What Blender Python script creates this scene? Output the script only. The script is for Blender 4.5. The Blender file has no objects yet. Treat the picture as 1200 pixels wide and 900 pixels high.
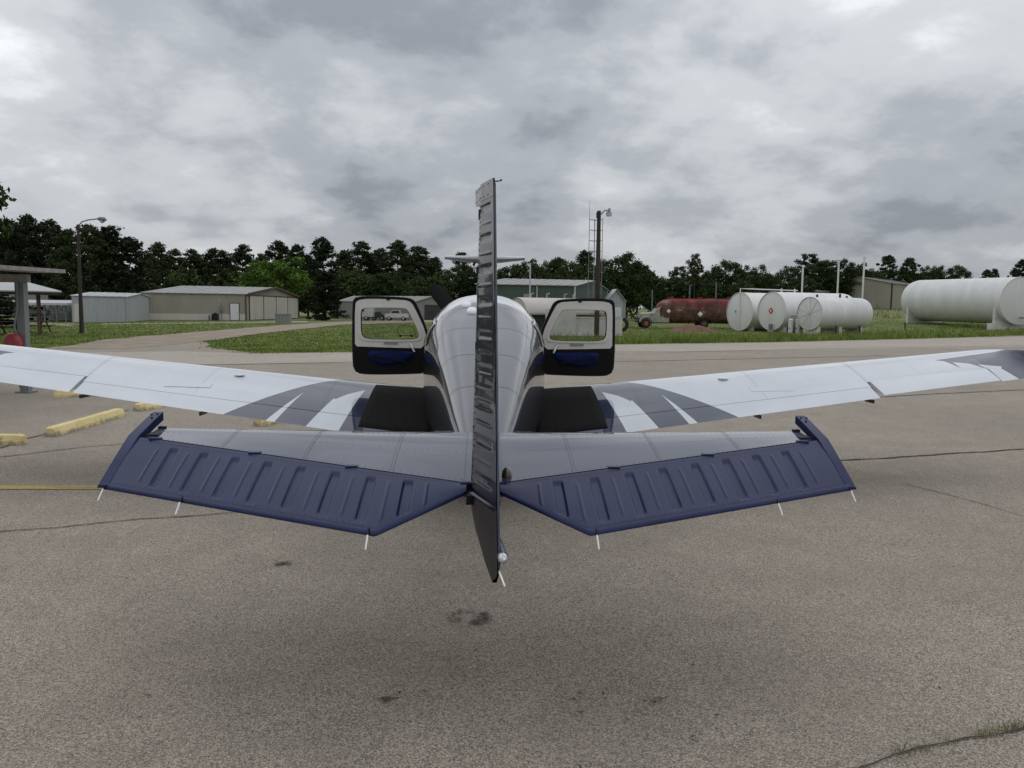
import bpy, math, random
from mathutils import Vector, noise as mnoise
R = math.radians
rnd = random.Random(7)
SC = bpy.context.scene
COL = SC.collection

# ------------------------------------------------------------------ camera
CAM_H, FPX = 1.8, 930.0
YAW, PITCH, ROLL = R(2.03), R(5.4), R(0.6)
cf = Vector((math.sin(YAW)*math.cos(PITCH), math.cos(YAW)*math.cos(PITCH), -math.sin(PITCH)))
r0 = Vector((math.cos(YAW), -math.sin(YAW), 0)); u0 = r0.cross(cf)
cr = r0*math.cos(ROLL) + u0*math.sin(ROLL); cu = cr.cross(cf)
cam = bpy.data.cameras.new('camera'); cam_o = bpy.data.objects.new('camera', cam); COL.objects.link(cam_o)
cam.sensor_fit = 'HORIZONTAL'; cam.sensor_width = 36; cam.lens = 36*FPX/1200
cam.clip_start = 0.05; cam.clip_end = 4000
cam_o.location = (0, 0, CAM_H)
from mathutils import Matrix
m3 = Matrix((cr, cu, -cf)).transposed()
cam_o.rotation_euler = m3.to_euler()
SC.camera = cam_o

def at(px, py, Y):                      # the place at depth Y seen at a photograph pixel
    v = cf + cr*((px-600)/FPX) + cu*((450-py)/FPX)
    return Vector((0, 0, CAM_H)) + v*(Y/v.y)
def gz(px, py, Z=0.0):                  # the place on the ground seen at a photograph pixel
    v = cf + cr*((px-600)/FPX) + cu*((450-py)/FPX)
    return Vector((0, 0, CAM_H)) + v*((Z-CAM_H)/v.z)

# ------------------------------------------------------------------ sky, sun, exposure
SUN_EL, SUN_AZ = R(56), R(28)           # azimuth to the right of straight ahead
W = bpy.data.worlds.new('World'); SC.world = W; W.use_nodes = True
nt = W.node_tree; N = nt.nodes; L = nt.links; N.clear()
out = N.new('ShaderNodeOutputWorld'); bg = N.new('ShaderNodeBackground')
L.new(bg.outputs[0], out.inputs[0])
sky = N.new('ShaderNodeTexSky'); sky.sky_type = 'NISHITA'; sky.sun_disc = False
sky.sun_elevation = SUN_EL; sky.sun_rotation = SUN_AZ
tc = N.new('ShaderNodeTexCoord'); sep = N.new('ShaderNodeSeparateXYZ'); L.new(tc.outputs['Generated'], sep.inputs[0])
def wm(op, a, b=None, clamp=False):
    n = N.new('ShaderNodeMath'); n.operation = op; n.use_clamp = clamp
    for i, x in enumerate((a, b)):
        if x is None: continue
        if isinstance(x, (int, float)): n.inputs[i].default_value = x
        else: L.new(x, n.inputs[i])
    return n.outputs[0]
zc = wm('MAXIMUM', sep.outputs[2], 0.0)
zd = wm('ADD', zc, 0.34)
comb = N.new('ShaderNodeCombineXYZ')
L.new(wm('DIVIDE', sep.outputs[0], zd), comb.inputs[0]); L.new(wm('DIVIDE', sep.outputs[1], zd), comb.inputs[1])
CLOUD_OFF = (8.7, 5.6, 1.4)
mp = N.new('ShaderNodeMapping'); L.new(comb.outputs[0], mp.inputs[0]); mp.inputs['Location'].default_value = CLOUD_OFF
def wnoise(scale, detail, rough, dist=0.0):
    n = N.new('ShaderNodeTexNoise'); n.inputs['Scale'].default_value = scale; n.inputs['Detail'].default_value = detail
    n.inputs['Roughness'].default_value = rough; n.inputs['Distortion'].default_value = dist
    L.new(mp.outputs[0], n.inputs['Vector']); return n.outputs[0]
n1 = wnoise(1.05, 3, 0.5, 0.15); n2 = wnoise(3.0, 8, 0.58, 0.1)
cl = wm('ADD', wm('MULTIPLY', n1, 0.56), wm('MULTIPLY', n2, 0.44))
ramp = N.new('ShaderNodeValToRGB'); L.new(cl, ramp.inputs[0])
cr_ = ramp.color_ramp; cr_.interpolation = 'EASE'
cr_.elements[0].position = 0.385; cr_.elements[0].color = (0.27, 0.290, 0.325, 1)
cr_.elements[1].position = 0.655; cr_.elements[1].color = (0.92, 0.935, 0.95, 1)
e = cr_.elements.new(0.46); e.color = (0.40, 0.425, 0.460, 1)
e = cr_.elements.new(0.55); e.color = (0.58, 0.60, 0.625, 1)
# an overcast sky is brighter overhead than at the horizon
lift = wm('ADD', 0.97, wm('MULTIPLY', wm('POWER', zc, 1.4), 1.3))
vm = N.new('ShaderNodeVectorMath'); vm.operation = 'SCALE'; L.new(ramp.outputs[0], vm.inputs[0]); L.new(lift, vm.inputs['Scale'])
sk = N.new('ShaderNodeVectorMath'); sk.operation = 'SCALE'; L.new(sky.outputs[0], sk.inputs[0]); sk.inputs['Scale'].default_value = 0.06
mix = N.new('ShaderNodeMix'); mix.data_type = 'RGBA'; mix.inputs[0].default_value = 0.92
L.new(sk.outputs[0], mix.inputs[6]); L.new(vm.outputs[0], mix.inputs[7]); L.new(mix.outputs[2], bg.inputs[0])
bg.inputs[1].default_value = 1.0
sun = bpy.data.lights.new('sun', 'SUN'); sun.energy = 0.5; sun.angle = R(160); sun.color = (1, 0.97, 0.93)
sun_o = bpy.data.objects.new('sun', sun); COL.objects.link(sun_o)
sd = Vector((math.sin(SUN_AZ)*math.cos(SUN_EL), math.cos(SUN_AZ)*math.cos(SUN_EL), math.sin(SUN_EL)))
sun_o.rotation_euler = sd.to_track_quat('Z', 'Y').to_euler(); sun_o.location = (20, 40, 60)
vs = SC.view_settings; vs.view_transform = 'Standard'; vs.look = 'None'; vs.exposure = 0.0; vs.gamma = 1; vs.use_curve_mapping = False

# ------------------------------------------------------------------ materials
class NT:
    def __init__(s, name):
        s.m = bpy.data.materials.new(name); s.m.use_nodes = True; s.n = s.m.node_tree.nodes; s.l = s.m.node_tree.links
        s.b = s.n['Principled BSDF']; s.o = s.n['Material Output']; s._obj = None
    def obj(s):
        if not s._obj: s._obj = s.n.new('ShaderNodeTexCoord').outputs['Object']
        return s._obj
    def math(s, op, a, b=None, clamp=False):
        n = s.n.new('ShaderNodeMath'); n.operation = op; n.use_clamp = clamp
        for i, x in enumerate((a, b)):
            if x is None: continue
            if isinstance(x, (int, float)): n.inputs[i].default_value = x
            else: s.l.new(x, n.inputs[i])
        return n.outputs[0]
    def noise(s, scale, detail=4, rough=.55, vec=None, stretch=None, out=0):
        n = s.n.new('ShaderNodeTexNoise'); n.inputs['Scale'].default_value = scale; n.inputs['Detail'].default_value = detail
        n.inputs['Roughness'].default_value = rough
        v = vec or s.obj()
        if stretch:
            mp = s.n.new('ShaderNodeMapping'); s.l.new(v, mp.inputs[0]); mp.inputs['Scale'].default_value = stretch; v = mp.outputs[0]
        s.l.new(v, n.inputs['Vector']); return n.outputs[out]
    def vor(s, scale, out='Color', feature='F1', vec=None):
        n = s.n.new('ShaderNodeTexVoronoi'); n.inputs['Scale'].default_value = scale; n.feature = feature
        s.l.new(vec or s.obj(), n.inputs['Vector']); return n.outputs[out]
    def ramp(s, fac, stops, interp='LINEAR'):
        n = s.n.new('ShaderNodeValToRGB'); s.l.new(fac, n.inputs[0]); c = n.color_ramp; c.interpolation = interp
        while len(c.elements) < len(stops): c.elements.new(0.5)
        for el, (p, k) in zip(c.elements, stops):
            el.position = p; el.color = (k, k, k, 1) if isinstance(k, (int, float)) else (*k, 1)
        return n.outputs[0]
    def mix(s, fac, a, b, blend='MIX'):
        n = s.n.new('ShaderNodeMix'); n.data_type = 'RGBA'; n.blend_type = blend
        for i, x in ((0, fac), (6, a), (7, b)):
            if isinstance(x, (int, float)): n.inputs[i].default_value = x if i == 0 else (x, x, x, 1)
            elif isinstance(x, tuple): n.inputs[i].default_value = (*x, 1)
            else: s.l.new(x, n.inputs[i])
        return n.outputs[2]
    def sep(s, v):
        n = s.n.new('ShaderNodeSeparateXYZ'); s.l.new(v, n.inputs[0]); return n.outputs
    def comb(s, x, y, z=0.0):
        n = s.n.new('ShaderNodeCombineXYZ')
        for i, k in enumerate((x, y, z)):
            if isinstance(k, (int, float)): n.inputs[i].default_value = k
            else: s.l.new(k, n.inputs[i])
        return n.outputs[0]
    def bump(s, h, strength=.3, dist=.01):
        n = s.n.new('ShaderNodeBump'); n.inputs['Strength'].default_value = strength; n.inputs['Distance'].default_value = dist
        s.l.new(h, n.inputs['Height']); s.l.new(n.outputs[0], s.b.inputs['Normal'])
    def set(s, k, v):
        i = s.b.inputs[k]
        if isinstance(v, tuple): i.default_value = (*v, 1) if len(v) == 3 else v
        elif isinstance(v, (int, float)): i.default_value = v
        else: s.l.new(v, i)
    def poly(s, xy, pts):                 # 1 inside a convex polygon given counter-clockwise in (x, y)
        res = None
        for i in range(len(pts)):
            (x0, y0), (x1, y1) = pts[i], pts[(i+1) % len(pts)]
            nx, ny = -(y1-y0), (x1-x0); l = math.hypot(nx, ny); nx /= l; ny /= l
            n = s.n.new('ShaderNodeVectorMath'); n.operation = 'DOT_PRODUCT'; s.l.new(xy, n.inputs[0]); n.inputs[1].default_value = (nx, ny, 0)
            k = s.math('SUBTRACT', n.outputs['Value'], nx*x0+ny*y0)
            res = k if res is None else s.math('MINIMUM', res, k)
        return s.math('GREATER_THAN', res, 0.0)

def pm(name, base, rough=.5, metal=0., coat=0., var=None, bump=None, spec=.5, stretch=None, coat_rough=.03):
    t = NT(name)
    if var:
        sc, amt = var
        f = t.noise(sc, 5, .6, stretch=stretch)
        c = t.mix(t.ramp(f, [(.3, 0.), (.7, 1.)]), tuple(k*(1-amt) for k in base), tuple(min(1, k*(1+amt)) for k in base)); t.set('Base Color', c)
    else: t.set('Base Color', base)
    t.set('Roughness', rough); t.set('Metallic', metal); t.set('Coat Weight', coat); t.set('Coat Roughness', coat_rough); t.set('Specular IOR Level', spec)
    if bump: t.bump(t.noise(bump[0], 4), bump[1], bump[2])
    return t.m

M = {}
# ------------------------------------------------------------------ geometry helper
def wloc(o):
    v = Vector((0, 0, 0))
    while o: v += o.location; o = o.parent
    return v
class MB:
    def __init__(s): s.v = []; s.f = []; s.mi = []
    def add(s, vs, fs, mi=0):
        b = len(s.v); s.v += [tuple(p) for p in vs]
        s.f += [tuple(i+b for i in q) for q in fs]; s.mi += [mi]*len(fs); return s
    def box(s, c, d, ax=None, mi=0):
        c = Vector(c); X, Y, Z = ax or (Vector((1, 0, 0)), Vector((0, 1, 0)), Vector((0, 0, 1)))
        vs = [c + X*(i*d[0]/2) + Y*(j*d[1]/2) + Z*(k*d[2]/2) for k in (-1, 1) for j in (-1, 1) for i in (-1, 1)]
        return s.add(vs, [(0, 2, 3, 1), (4, 5, 7, 6), (0, 1, 5, 4), (2, 6, 7, 3), (0, 4, 6, 2), (1, 3, 7, 5)], mi)
    def bar(s, p0, p1, w, h, mi=0):
        p0, p1 = Vector(p0), Vector(p1); d = (p1-p0); Z = d.normalized()
        X = Z.cross(Vector((0, 0, 1))) if abs(Z.z) < .95 else Vector((1, 0, 0)); X.normalize(); Y = Z.cross(X)
        return s.box((p0+p1)/2, (w, h, d.length), (X, Y, Z), mi)
    def loft(s, rings, cap=True, closed=True, mi=0):
        n = len(rings[0]); vs = [p for r in rings for p in r]; fs = []
        for i in range(len(rings)-1):
            for j in range(n if closed else n-1):
                k = (j+1) % n; fs.append((i*n+j, i*n+k, (i+1)*n+k, (i+1)*n+j))
        if cap: fs += [tuple(reversed(range(n))), tuple((len(rings)-1)*n+j for j in range(n))]
        return s.add(vs, fs, mi)
    def tube(s, pts, rad, n=8, cap=True, mi=0):
        pts = [Vector(p) for p in pts]; rr = rad if isinstance(rad, (list, tuple)) else [rad]*len(pts); rings = []
        up = None
        for i, p in enumerate(pts):
            d = (pts[min(i+1, len(pts)-1)] - pts[max(i-1, 0)]).normalized()
            if up is None: up = Vector((0, 0, 1)) if abs(d.z) < .9 else Vector((1, 0, 0))
            X = d.cross(up).normalized(); Y = X.cross(d).normalized(); up = Y
            rings.append([p + (X*math.cos(2*math.pi*k/n) + Y*math.sin(2*math.pi*k/n))*rr[i] for k in range(n)])
        return s.loft(rings, cap, True, mi)
    def grid(s, fn, nu, nv, mi=0, flip=False):
        vs = [fn(i/nu, j/nv) for i in range(nu+1) for j in range(nv+1)]; w = nv+1
        fs = [(i*w+j, (i+1)*w+j, (i+1)*w+j+1, i*w+j+1) for i in range(nu) for j in range(nv)]
        if flip: fs = [tuple(reversed(q)) for q in fs]
        return s.add(vs, fs, mi)
    def prism(s, poly, y0, y1, mi=0):       # outline in (x, z) pulled along y
        n = len(poly); return s.loft([[(x, y0, z) for x, z in poly], [(x, y1, z) for x, z in poly]], True, True, mi)
    def slab(s, poly, z0, z1, mi=0):        # outline in (x, y) pulled along z
        return s.loft([[(x, y, z0) for x, y in poly], [(x, y, z1) for x, y in poly]], True, True, mi)
    def build(s, name, mat, parent=None, smooth=None, loc=None, kind=None):
        off = wloc(parent) if parent else Vector((0, 0, 0))
        if loc is not None: off = off + Vector(loc)
        me = bpy.data.meshes.new(name); me.from_pydata([(a-off.x, b-off.y, c-off.z) for a, b, c in s.v], [], s.f)
        for m in (mat if isinstance(mat, list) else [mat]): me.materials.append(M[m] if isinstance(m, str) else m)
        if any(s.mi): me.polygons.foreach_set('material_index', s.mi)
        if smooth is not None:
            me.polygons.foreach_set('use_smooth', [True]*len(s.f))
            me.update(); me.set_sharp_from_angle(angle=R(smooth))
        me.update()
        o = bpy.data.objects.new(name, me); COL.objects.link(o)
        if loc is not None: o.location = loc
        if parent: o.parent = parent
        if kind: o['kind'] = kind
        return o
def fixn(o):                                # outward normals
    import bmesh
    bm = bmesh.new(); bm.from_mesh(o.data); bmesh.ops.recalc_face_normals(bm, faces=bm.faces); bm.to_mesh(o.data); bm.free(); return o
def tag(o, label, cat, group=None):
    o['label'] = label; o['category'] = cat
    if group: o['group'] = group
    return o
def thing(name, label, cat, loc=(0, 0, 0), group=None):
    o = bpy.data.objects.new(name, None); COL.objects.link(o); o.location = loc; o.empty_display_size = .2
    return tag(o, label, cat, group)
def copy_tree(o, parent=None):
    c = o.copy(); COL.objects.link(c); c.parent = parent
    for ch in list(o.children): copy_tree(ch, c)
    return c
def lerp(a, b, t): return a + (b-a)*t
def sstep(x, a, b):
    t = max(0., min(1., (x-a)/(b-a))); return t*t*(3-2*t)
def chaikin(p, it=2):
    for _ in range(it):
        q = []
        for i in range(len(p)):
            a, b = p[i], p[(i+1) % len(p)]
            q += [(a[0]*.75+b[0]*.25, a[1]*.75+b[1]*.25), (a[0]*.25+b[0]*.75, a[1]*.25+b[1]*.75)]
        p = q
    return p
ORD = ['first', 'second', 'third', 'fourth', 'fifth', 'sixth', 'seventh', 'eighth', 'ninth', 'tenth', 'eleventh', 'twelfth', 'thirteenth',
       'fourteenth', 'fifteenth', 'sixteenth', 'seventeenth', 'eighteenth', 'nineteenth', 'twentieth', 'twenty-first', 'twenty-second', 'twenty-third', 'twenty-fourth']

# ---- ground materials
def asphalt(name, dark, light, tint, fine=95, patch=.5):
    t = NT(name)
    cells = t.vor(fine, 'Color'); cv = t.sep(cells)[0]
    d = t.vor(fine, 'Distance')
    cells2 = t.sep(t.vor(fine*2.6, 'Color'))[1]
    v = t.math('ADD', t.math('MULTIPLY', cv, .6), t.math('MULTIPLY', cells2, .4))
    col = t.ramp(v, [(.12, dark), (.5, tuple((a*.55+b*.45) for a, b in zip(dark, light))), (.9, light)])
    mid = t.noise(2.2, 6, .62); big = t.noise(.28, 4, .6)
    k = t.math('MULTIPLY', t.ramp(mid, [(.3, .91), (.7, 1.08)]), t.ramp(big, [(.3, 1-.28*patch), (.7, 1+.28*patch)]))
    col = t.mix(1.0, col, t.comb(k, k, k), 'MULTIPLY')
    col = t.mix(t.ramp(t.noise(.9, 5, .6), [(.45, 0.), (.75, .35)]), col, tint)
    # small dark specks: gaps between the stones
    sp = t.ramp(t.noise(150, 2, .6), [(.30, .50), (.44, 1.)])
    col = t.mix(1.0, col, sp, 'MULTIPLY')
    t.set('Base Color', col); t.set('Roughness', .88); t.set('Specular IOR Level', .25)
    h = t.math('ADD', t.math('MULTIPLY', cv, .6), t.math('MULTIPLY', d, -1.2))
    t.bump(h, .55, .006)
    return t.m
M['asphalt'] = asphalt('asphalt', (.086, .073, .059), (.58, .505, .415), (.25, .212, .170), 160, .32)
M['concrete'] = asphalt('taxiway_concrete', (.27, .24, .20), (.52, .46, .385), (.40, .345, .285), 40, .3)
t = NT('dirt'); c = t.mix(t.ramp(t.noise(.8, 6, .65), [(.3, 0.), (.7, 1.)]), (.20, .15, .11), (.33, .275, .215)); t.set('Base Color', c); t.set('Roughness', .95); t.bump(t.noise(9, 5), .5, .03); M['dirt'] = t.m
t = NT('red_soil'); c = t.mix(t.ramp(t.noise(2.2, 6, .65), [(.35, 0.), (.65, 1.)]), (.11, .055, .032), (.18, .10, .06)); t.set('Base Color', c); t.set('Roughness', .95); t.bump(t.noise(7, 5), .7, .06); M['red_soil'] = t.m
t = NT('grass_ground')
c = t.mix(t.ramp(t.noise(.35, 6, .65), [(.32, 0.), (.68, 1.)]), (.07, .105, .020), (.18, .20, .055))
c = t.mix(t.ramp(t.noise(.12, 5, .6), [(.54, 0.), (.72, .6)]), c, (.16, .135, .065)); t.set('Base Color', c); t.set('Roughness', .95); t.bump(t.noise(14, 5), .8, .06); M['grass'] = t.m
t = NT('grass_blade')
oi = t.noise(.5, 3); c = t.mix(t.ramp(oi, [(.35, 0.), (.65, 1.)]), (.09, .15, .024), (.23, .27, .065)); t.set('Base Color', c); t.set('Roughness', .7); t.set('Specular IOR Level', .2); M['blade'] = t.m
M['weed'] = pm('dry_weed', (.16, .15, .06), .8, var=(1.5, .4))
M['crack'] = pm('crack_shadow_soil', (.045, .04, .034), .95, var=(20, .4))
t = NT('oil_stain'); t.set('Base Color', t.mix(t.sep(t.vor(135, 'Color'))[0], (.03, .027, .024), (.12, .105, .09))); t.set('Roughness', .8); t.set('Alpha', t.ramp(t.noise(38, 5, .7), [(.40, .0), (.62, .9)])); M['stain'] = t.m
M['yellow_line'] = pm('worn_yellow_line', (.42, .31, .09), .8, var=(25, .3), bump=(90, .4, .003))
# ---- aircraft paint
def paint(name, base, rough=.28, coat=1., metal=0., var=.06):
    return pm(name, base, rough, metal, coat, var=(3, var), spec=.08, coat_rough=.03)
M['navy'] = paint('navy_gloss_paint', (.012, .016, .045), .3, 1., 0., .12)
M['elev'] = pm('navy_control_surface_paint', (.011, .017, .066), .38, 0., .06, var=(6, .2), coat_rough=.15, spec=.2)
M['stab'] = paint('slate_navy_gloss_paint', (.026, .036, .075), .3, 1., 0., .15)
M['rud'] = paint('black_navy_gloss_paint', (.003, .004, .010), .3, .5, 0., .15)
M['white'] = paint('white_gloss_paint', (.74, .76, .79), .3)
M['silver'] = paint('silver_grey_paint', (.27, .285, .325), .3, 1., .25)
M['black_gloss'] = pm('black_door_edge', (.005, .005, .006), .5, spec=.2)
M['walk'] = pm('black_wing_walk', (.014, .0135, .013), .95, var=(40, .25), bump=(260, .5, .002), spec=.08)
M['rubber'] = pm('black_rubber', (.006, .006, .006), .6, spec=.2)
M['metal'] = pm('bare_aluminium', (.55, .56, .58), .3, 1.)
M['dark_metal'] = pm('dark_fitting_metal', (.03, .03, .035), .35, .7)
M['wick'] = pm('white_static_wick', (.75, .75, .73), .5)
M['cream'] = pm('cream_trim_panel', (.60, .575, .53), .6, var=(12, .05), bump=(200, .12, .001))
M['leather_black'] = pm('black_leather', (.005, .005, .0055), .6, spec=.15, bump=(160, .2, .001))
M['leather_blue'] = pm('blue_leather', (.002, .009, .062), .5, spec=.15, var=(9, .2), bump=(160, .2, .001))
M['grey_plastic'] = pm('grey_plastic', (.22, .22, .22), .5)
def glass(name, tint, a):
    t = NT(name); tr = t.n.new('ShaderNodeBsdfTransparent'); tr.inputs[0].default_value = (*tint, 1)
    gl = t.n.new('ShaderNodeBsdfGlossy'); gl.inputs['Roughness'].default_value = .02; gl.inputs[0].default_value = (1, 1, 1, 1)
    fr = t.n.new('ShaderNodeFresnel'); fr.inputs[0].default_value = 1.45
    mx = t.n.new('ShaderNodeMixShader'); t.l.new(t.math('MULTIPLY', fr.outputs[0], a), mx.inputs[0]); t.l.new(tr.outputs[0], mx.inputs[1]); t.l.new(gl.outputs[0], mx.inputs[2])
    t.l.new(mx.outputs[0], t.o.inputs[0]); return t.m
M['glass'] = glass('tinted_window_glass', (.80, .81, .80), 1.)
M['dark_glass'] = pm('dark_cabin_glass', (.012, .014, .016), .05, 0, 1.)
M['lens'] = pm('clear_lens', (.45, .46, .48), .12, .6, 1., var=(90, .5))
M['amber'] = pm('amber_dome', (.05, .03, .01), .1, 0, 1.)

# wing paint: white with navy sweeps at the root and tip (outlines in plan, left and right alike)
AC = (0., 7.5, 0.)
def wing_paint():
    t = NT('wing_paint'); x, y, z = t.sep(t.obj()); xy = t.comb(t.math('ABSOLUTE', x), y)
    o = lambda pts: [(a, b-AC[1]) for a, b in pts]
    def ccw(p):
        a = sum(p[i][0]*p[(i+1) % len(p)][1]-p[(i+1) % len(p)][0]*p[i][1] for i in range(len(p)))
        return p if a > 0 else p[::-1]
    P = lambda pts: t.poly(xy, ccw(o(pts)))
    navy = P([(-.2, 7.0), (2.94, 7.0), (1.74, 8.63), (1.0, 9.63), (-.2, 9.63)])
    w1 = P([(1.67, 7.40), (1.53, 8.139), (1.42, 8.27), (1.255, 8.56), (1.36, 7.35)])
    w1b = P([(1.67, 7.40), (1.67, 7.47), (1.53, 8.139), (1.36, 7.35)])
    sl = P([(2.09, 7.45), (1.99, 7.45), (1.86, 8.23)])
    tip1 = P([(5.03, 8.69), (5.20, 8.60), (5.53, 8.49), (6.2, 8.33), (6.2, 8.86)])
    cl1 = P([(5.10, 8.675), (5.19, 8.60), (5.20, 8.45)]); cl2 = P([(5.30, 8.60), (5.42, 8.53), (5.48, 8.40)])
    tip2 = P([(5.90, 7.6), (5.62, 8.42), (5.72, 8.55), (6.2, 8.6), (6.2, 7.6)])
    c = t.mix(navy, (.52, .545, .59), (.016, .023, .056))
    for k in (w1, w1b, sl): c = t.mix(k, c, (.52, .545, .58))
    for k in (tip1, tip2, cl1, cl2): c = t.mix(k, c, (.016, .023, .056))
    dirt = t.ramp(t.noise(2.5, 6, .65, stretch=(1, .25, 1)), [(.35, .93), (.65, 1.0)]); c = t.mix(1., c, dirt, 'MULTIPLY')
    t.set('Base Color', c); t.set('Roughness', .32); t.set('Specular IOR Level', .08); t.set('Coat Weight', .9); t.set('Coat Roughness', .04); return t.m
M['wing'] = wing_paint()
def fus_paint():
    t = NT('fuselage_paint'); x, y, z = t.sep(t.obj()); ax = t.math('ABSOLUTE', x); Y = t.math('ADD', y, AC[1])
    line = t.math('ADD', 1.085, t.math('MULTIPLY', t.math('SUBTRACT', Y, 4.4), .212))
    saw = t.math('MULTIPLY', t.math('FRACT', t.math('MULTIPLY', t.math('SUBTRACT', Y, 4.62), .92)), .085)
    side = t.math('LESS_THAN', z, t.math('SUBTRACT', line, saw))
    roof = t.math('GREATER_THAN', Y, t.math('ADD', 7.02, t.math('MULTIPLY', ax, -1.15)))
    roof = t.math('GREATER_THAN', t.math('ADD', Y, t.math('MULTIPLY', t.math('POWER', ax, 2.), 1.2)), 7.08)
    c = t.mix(roof, (.055, .062, .078), (.62, .645, .685)); c = t.mix(side, c, (.004, .005, .012))
    
    t.set('Base Color', c); t.set('Roughness', .28); t.set('Specular IOR Level', .08); t.set('Coat Weight', 1.); t.set('Coat Roughness', .03); return t.m
M['fus'] = fus_paint()
# ---- background materials
def siding(name, base, amt=.1, rough=.5): return pm(name, base, rough, 0, 0, var=(.7, amt), stretch=(1, 1, .25))
M['beige_siding'] = siding('beige_metal_siding', (.30, .28, .23)); M['cream_siding'] = siding('cream_door_metal', (.50, .465, .42))
M['white_siding'] = siding('pale_grey_siding', (.33, .35, .36)); M['green_siding'] = siding('green_metal_siding', (.055, .085, .068), .15)
M['grey_siding'] = siding('grey_siding', (.25, .25, .24)); M['brown_trim'] = pm('brown_trim', (.10, .055, .045), .6, var=(3, .2))
M['roof_metal'] = pm('weathered_roof_metal', (.27, .265, .25), .5, .1, var=(.6, .15)); M['white_roof'] = pm('white_roof_metal', (.44, .45, .46), .5, var=(.6, .1))
M['dark_open'] = pm('dark_interior_board', (.035, .037, .035), .8, var=(1, .3)); M['white_door'] = pm('white_door_paint', (.62, .63, .63), .5)
M['wood_pole'] = pm('weathered_pole_wood', (.040, .031, .026), .9, var=(4, .35), stretch=(3, 3, .3), bump=(30, .5, .01))
M['dark_wood'] = pm('dark_stained_wood', (.05, .035, .026), .85, var=(5, .3))
M['grey_steel'] = pm('grey_painted_steel', (.17, .18, .19), .5, var=(2, .2)); M['grey_board'] = pm('weathered_grey_board', (.27, .26, .245), .85, var=(6, .25), bump=(40, .3, .005))
M['red_canvas'] = pm('red_vinyl_cover', (.27, .035, .04), .5, var=(6, .3), bump=(7, .5, .03))
def tankw(name, base, rust=.3):
    t = NT(name); f = t.noise(1.1, 6, .65, stretch=(1, 1, .22)); c = t.mix(t.ramp(f, [(.35, 0.), (.7, 1.)]), tuple(k*.84 for k in base), base)
    c = t.mix(t.ramp(t.noise(2.3, 7, .7), [(.64, 0.), (.76, rust)]), c, (.20, .13, .085)); t.set('Base Color', c); t.set('Roughness', .5); t.bump(t.noise(1.6, 4), .15, .05); return t.m
M['tank_white'] = tankw('white_tank_paint', (.74, .735, .72), .4); M['tank_white2'] = tankw('chalky_white_tank_paint', (.69, .69, .68), .55)
M['white_concrete'] = pm('whitewashed_concrete', (.55, .54, .51), .85, var=(1.5, .16), bump=(12, .4, .02))
t = NT('rusty_red_steel'); f = t.noise(1.3, 8, .7); zr = t.math('ADD', f, t.math('MULTIPLY', t.math('SUBTRACT', t.sep(t.obj())[2], 1.8), .13)); c = t.mix(t.ramp(zr, [(.55, 0.), (.64, 1.)]), t.ramp(t.noise(1.0, 8, .7), [(.34, (.018, .012, .010)), (.43, (.07, .032, .022)), (.50, (.13, .060, .040)), (.56, (.085, .045, .032)), (.62, (.30, .21, .165))]), t.ramp(t.noise(.9, 6, .7), [(.35, (.05, .012, .012)), (.55, (.20, .02, .022)), (.68, (.30, .16, .13))])); t.set('Base Color', c); t.set('Roughness', .8); t.bump(t.noise(5, 5), .5, .03); M['rust'] = t.m
M['old_cab'] = pm('faded_white_cab_paint', (.30, .29, .255), .65, var=(3, .4)); M['orange_rim'] = pm('orange_wheel_rim', (.30, .07, .03), .7, var=(6, .3))
M['tyre'] = pm('tyre_rubber', (.016, .016, .016), .85); M['yellow_paint'] = pm('faded_yellow_machine_paint', (.42, .26, .045), .6, var=(3, .25))
t = NT('chipped_yellow_concrete'); f = t.noise(7, 8, .7); zz = t.sep(t.obj())[2]
k = t.math('ADD', f, t.math('MULTIPLY', zz, 1.6)); c = t.mix(t.ramp(t.noise(3, 5), [(.3, 0.), (.7, 1.)]), (.60, .48, .21), (.72, .60, .31)); c = t.mix(t.ramp(k, [(.50, 1.), (.58, 0.)]), c, (.30, .27, .21)); t.set('Base Color', c); t.set('Roughness', .85); t.bump(f, .4, .02); M['stop_yellow'] = t.m
M['hub_yellow'] = pm('yellow_rim', (.40, .29, .07), .7); M['red_sign'] = pm('red_placard', (.45, .03, .035), .5); M['white_sign'] = pm('white_placard', (.72, .72, .70), .5); M['teal_sign'] = pm('teal_dot', (.05, .35, .33), .5)
M['car_white'] = paint('white_car_paint', (.62, .63, .64)); M['car_glass'] = pm('car_glass', (.02, .022, .025), .08); M['car_dark'] = paint('dark_car_paint', (.03, .032, .04))
M['lamp_glass'] = pm('lamp_glass', (.5, .5, .47), .3)
def leaf(name, a, b, spec=.15):
    t = NT(name); oi = t.n.new('ShaderNodeObjectInfo').outputs['Random']
    f = t.math('ADD', t.math('MULTIPLY', t.noise(.55, 3), .75), t.math('MULTIPLY', oi, .42)); c = t.mix(t.ramp(f, [(.35, 0.), (.72, 1.)]), a, b)
    t.set('Base Color', c); t.set('Roughness', .75); t.set('Specular IOR Level', spec)
    return t.m
M['pine_leaf'] = leaf('pine_needles', (.017, .028, .012), (.042, .058, .021)); M['oak_leaf'] = leaf('dark_broadleaf', (.022, .040, .012), (.052, .078, .022))
M['lime_leaf'] = leaf('bright_spring_leaves', (.075, .145, .02), (.17, .245, .045)); M['cedar_leaf'] = leaf('cedar_foliage', (.010, .017, .008), (.022, .032, .013))
M['bark'] = pm('bark', (.055, .042, .034), .95, var=(3, .35), bump=(14, .6, .04))

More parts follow.
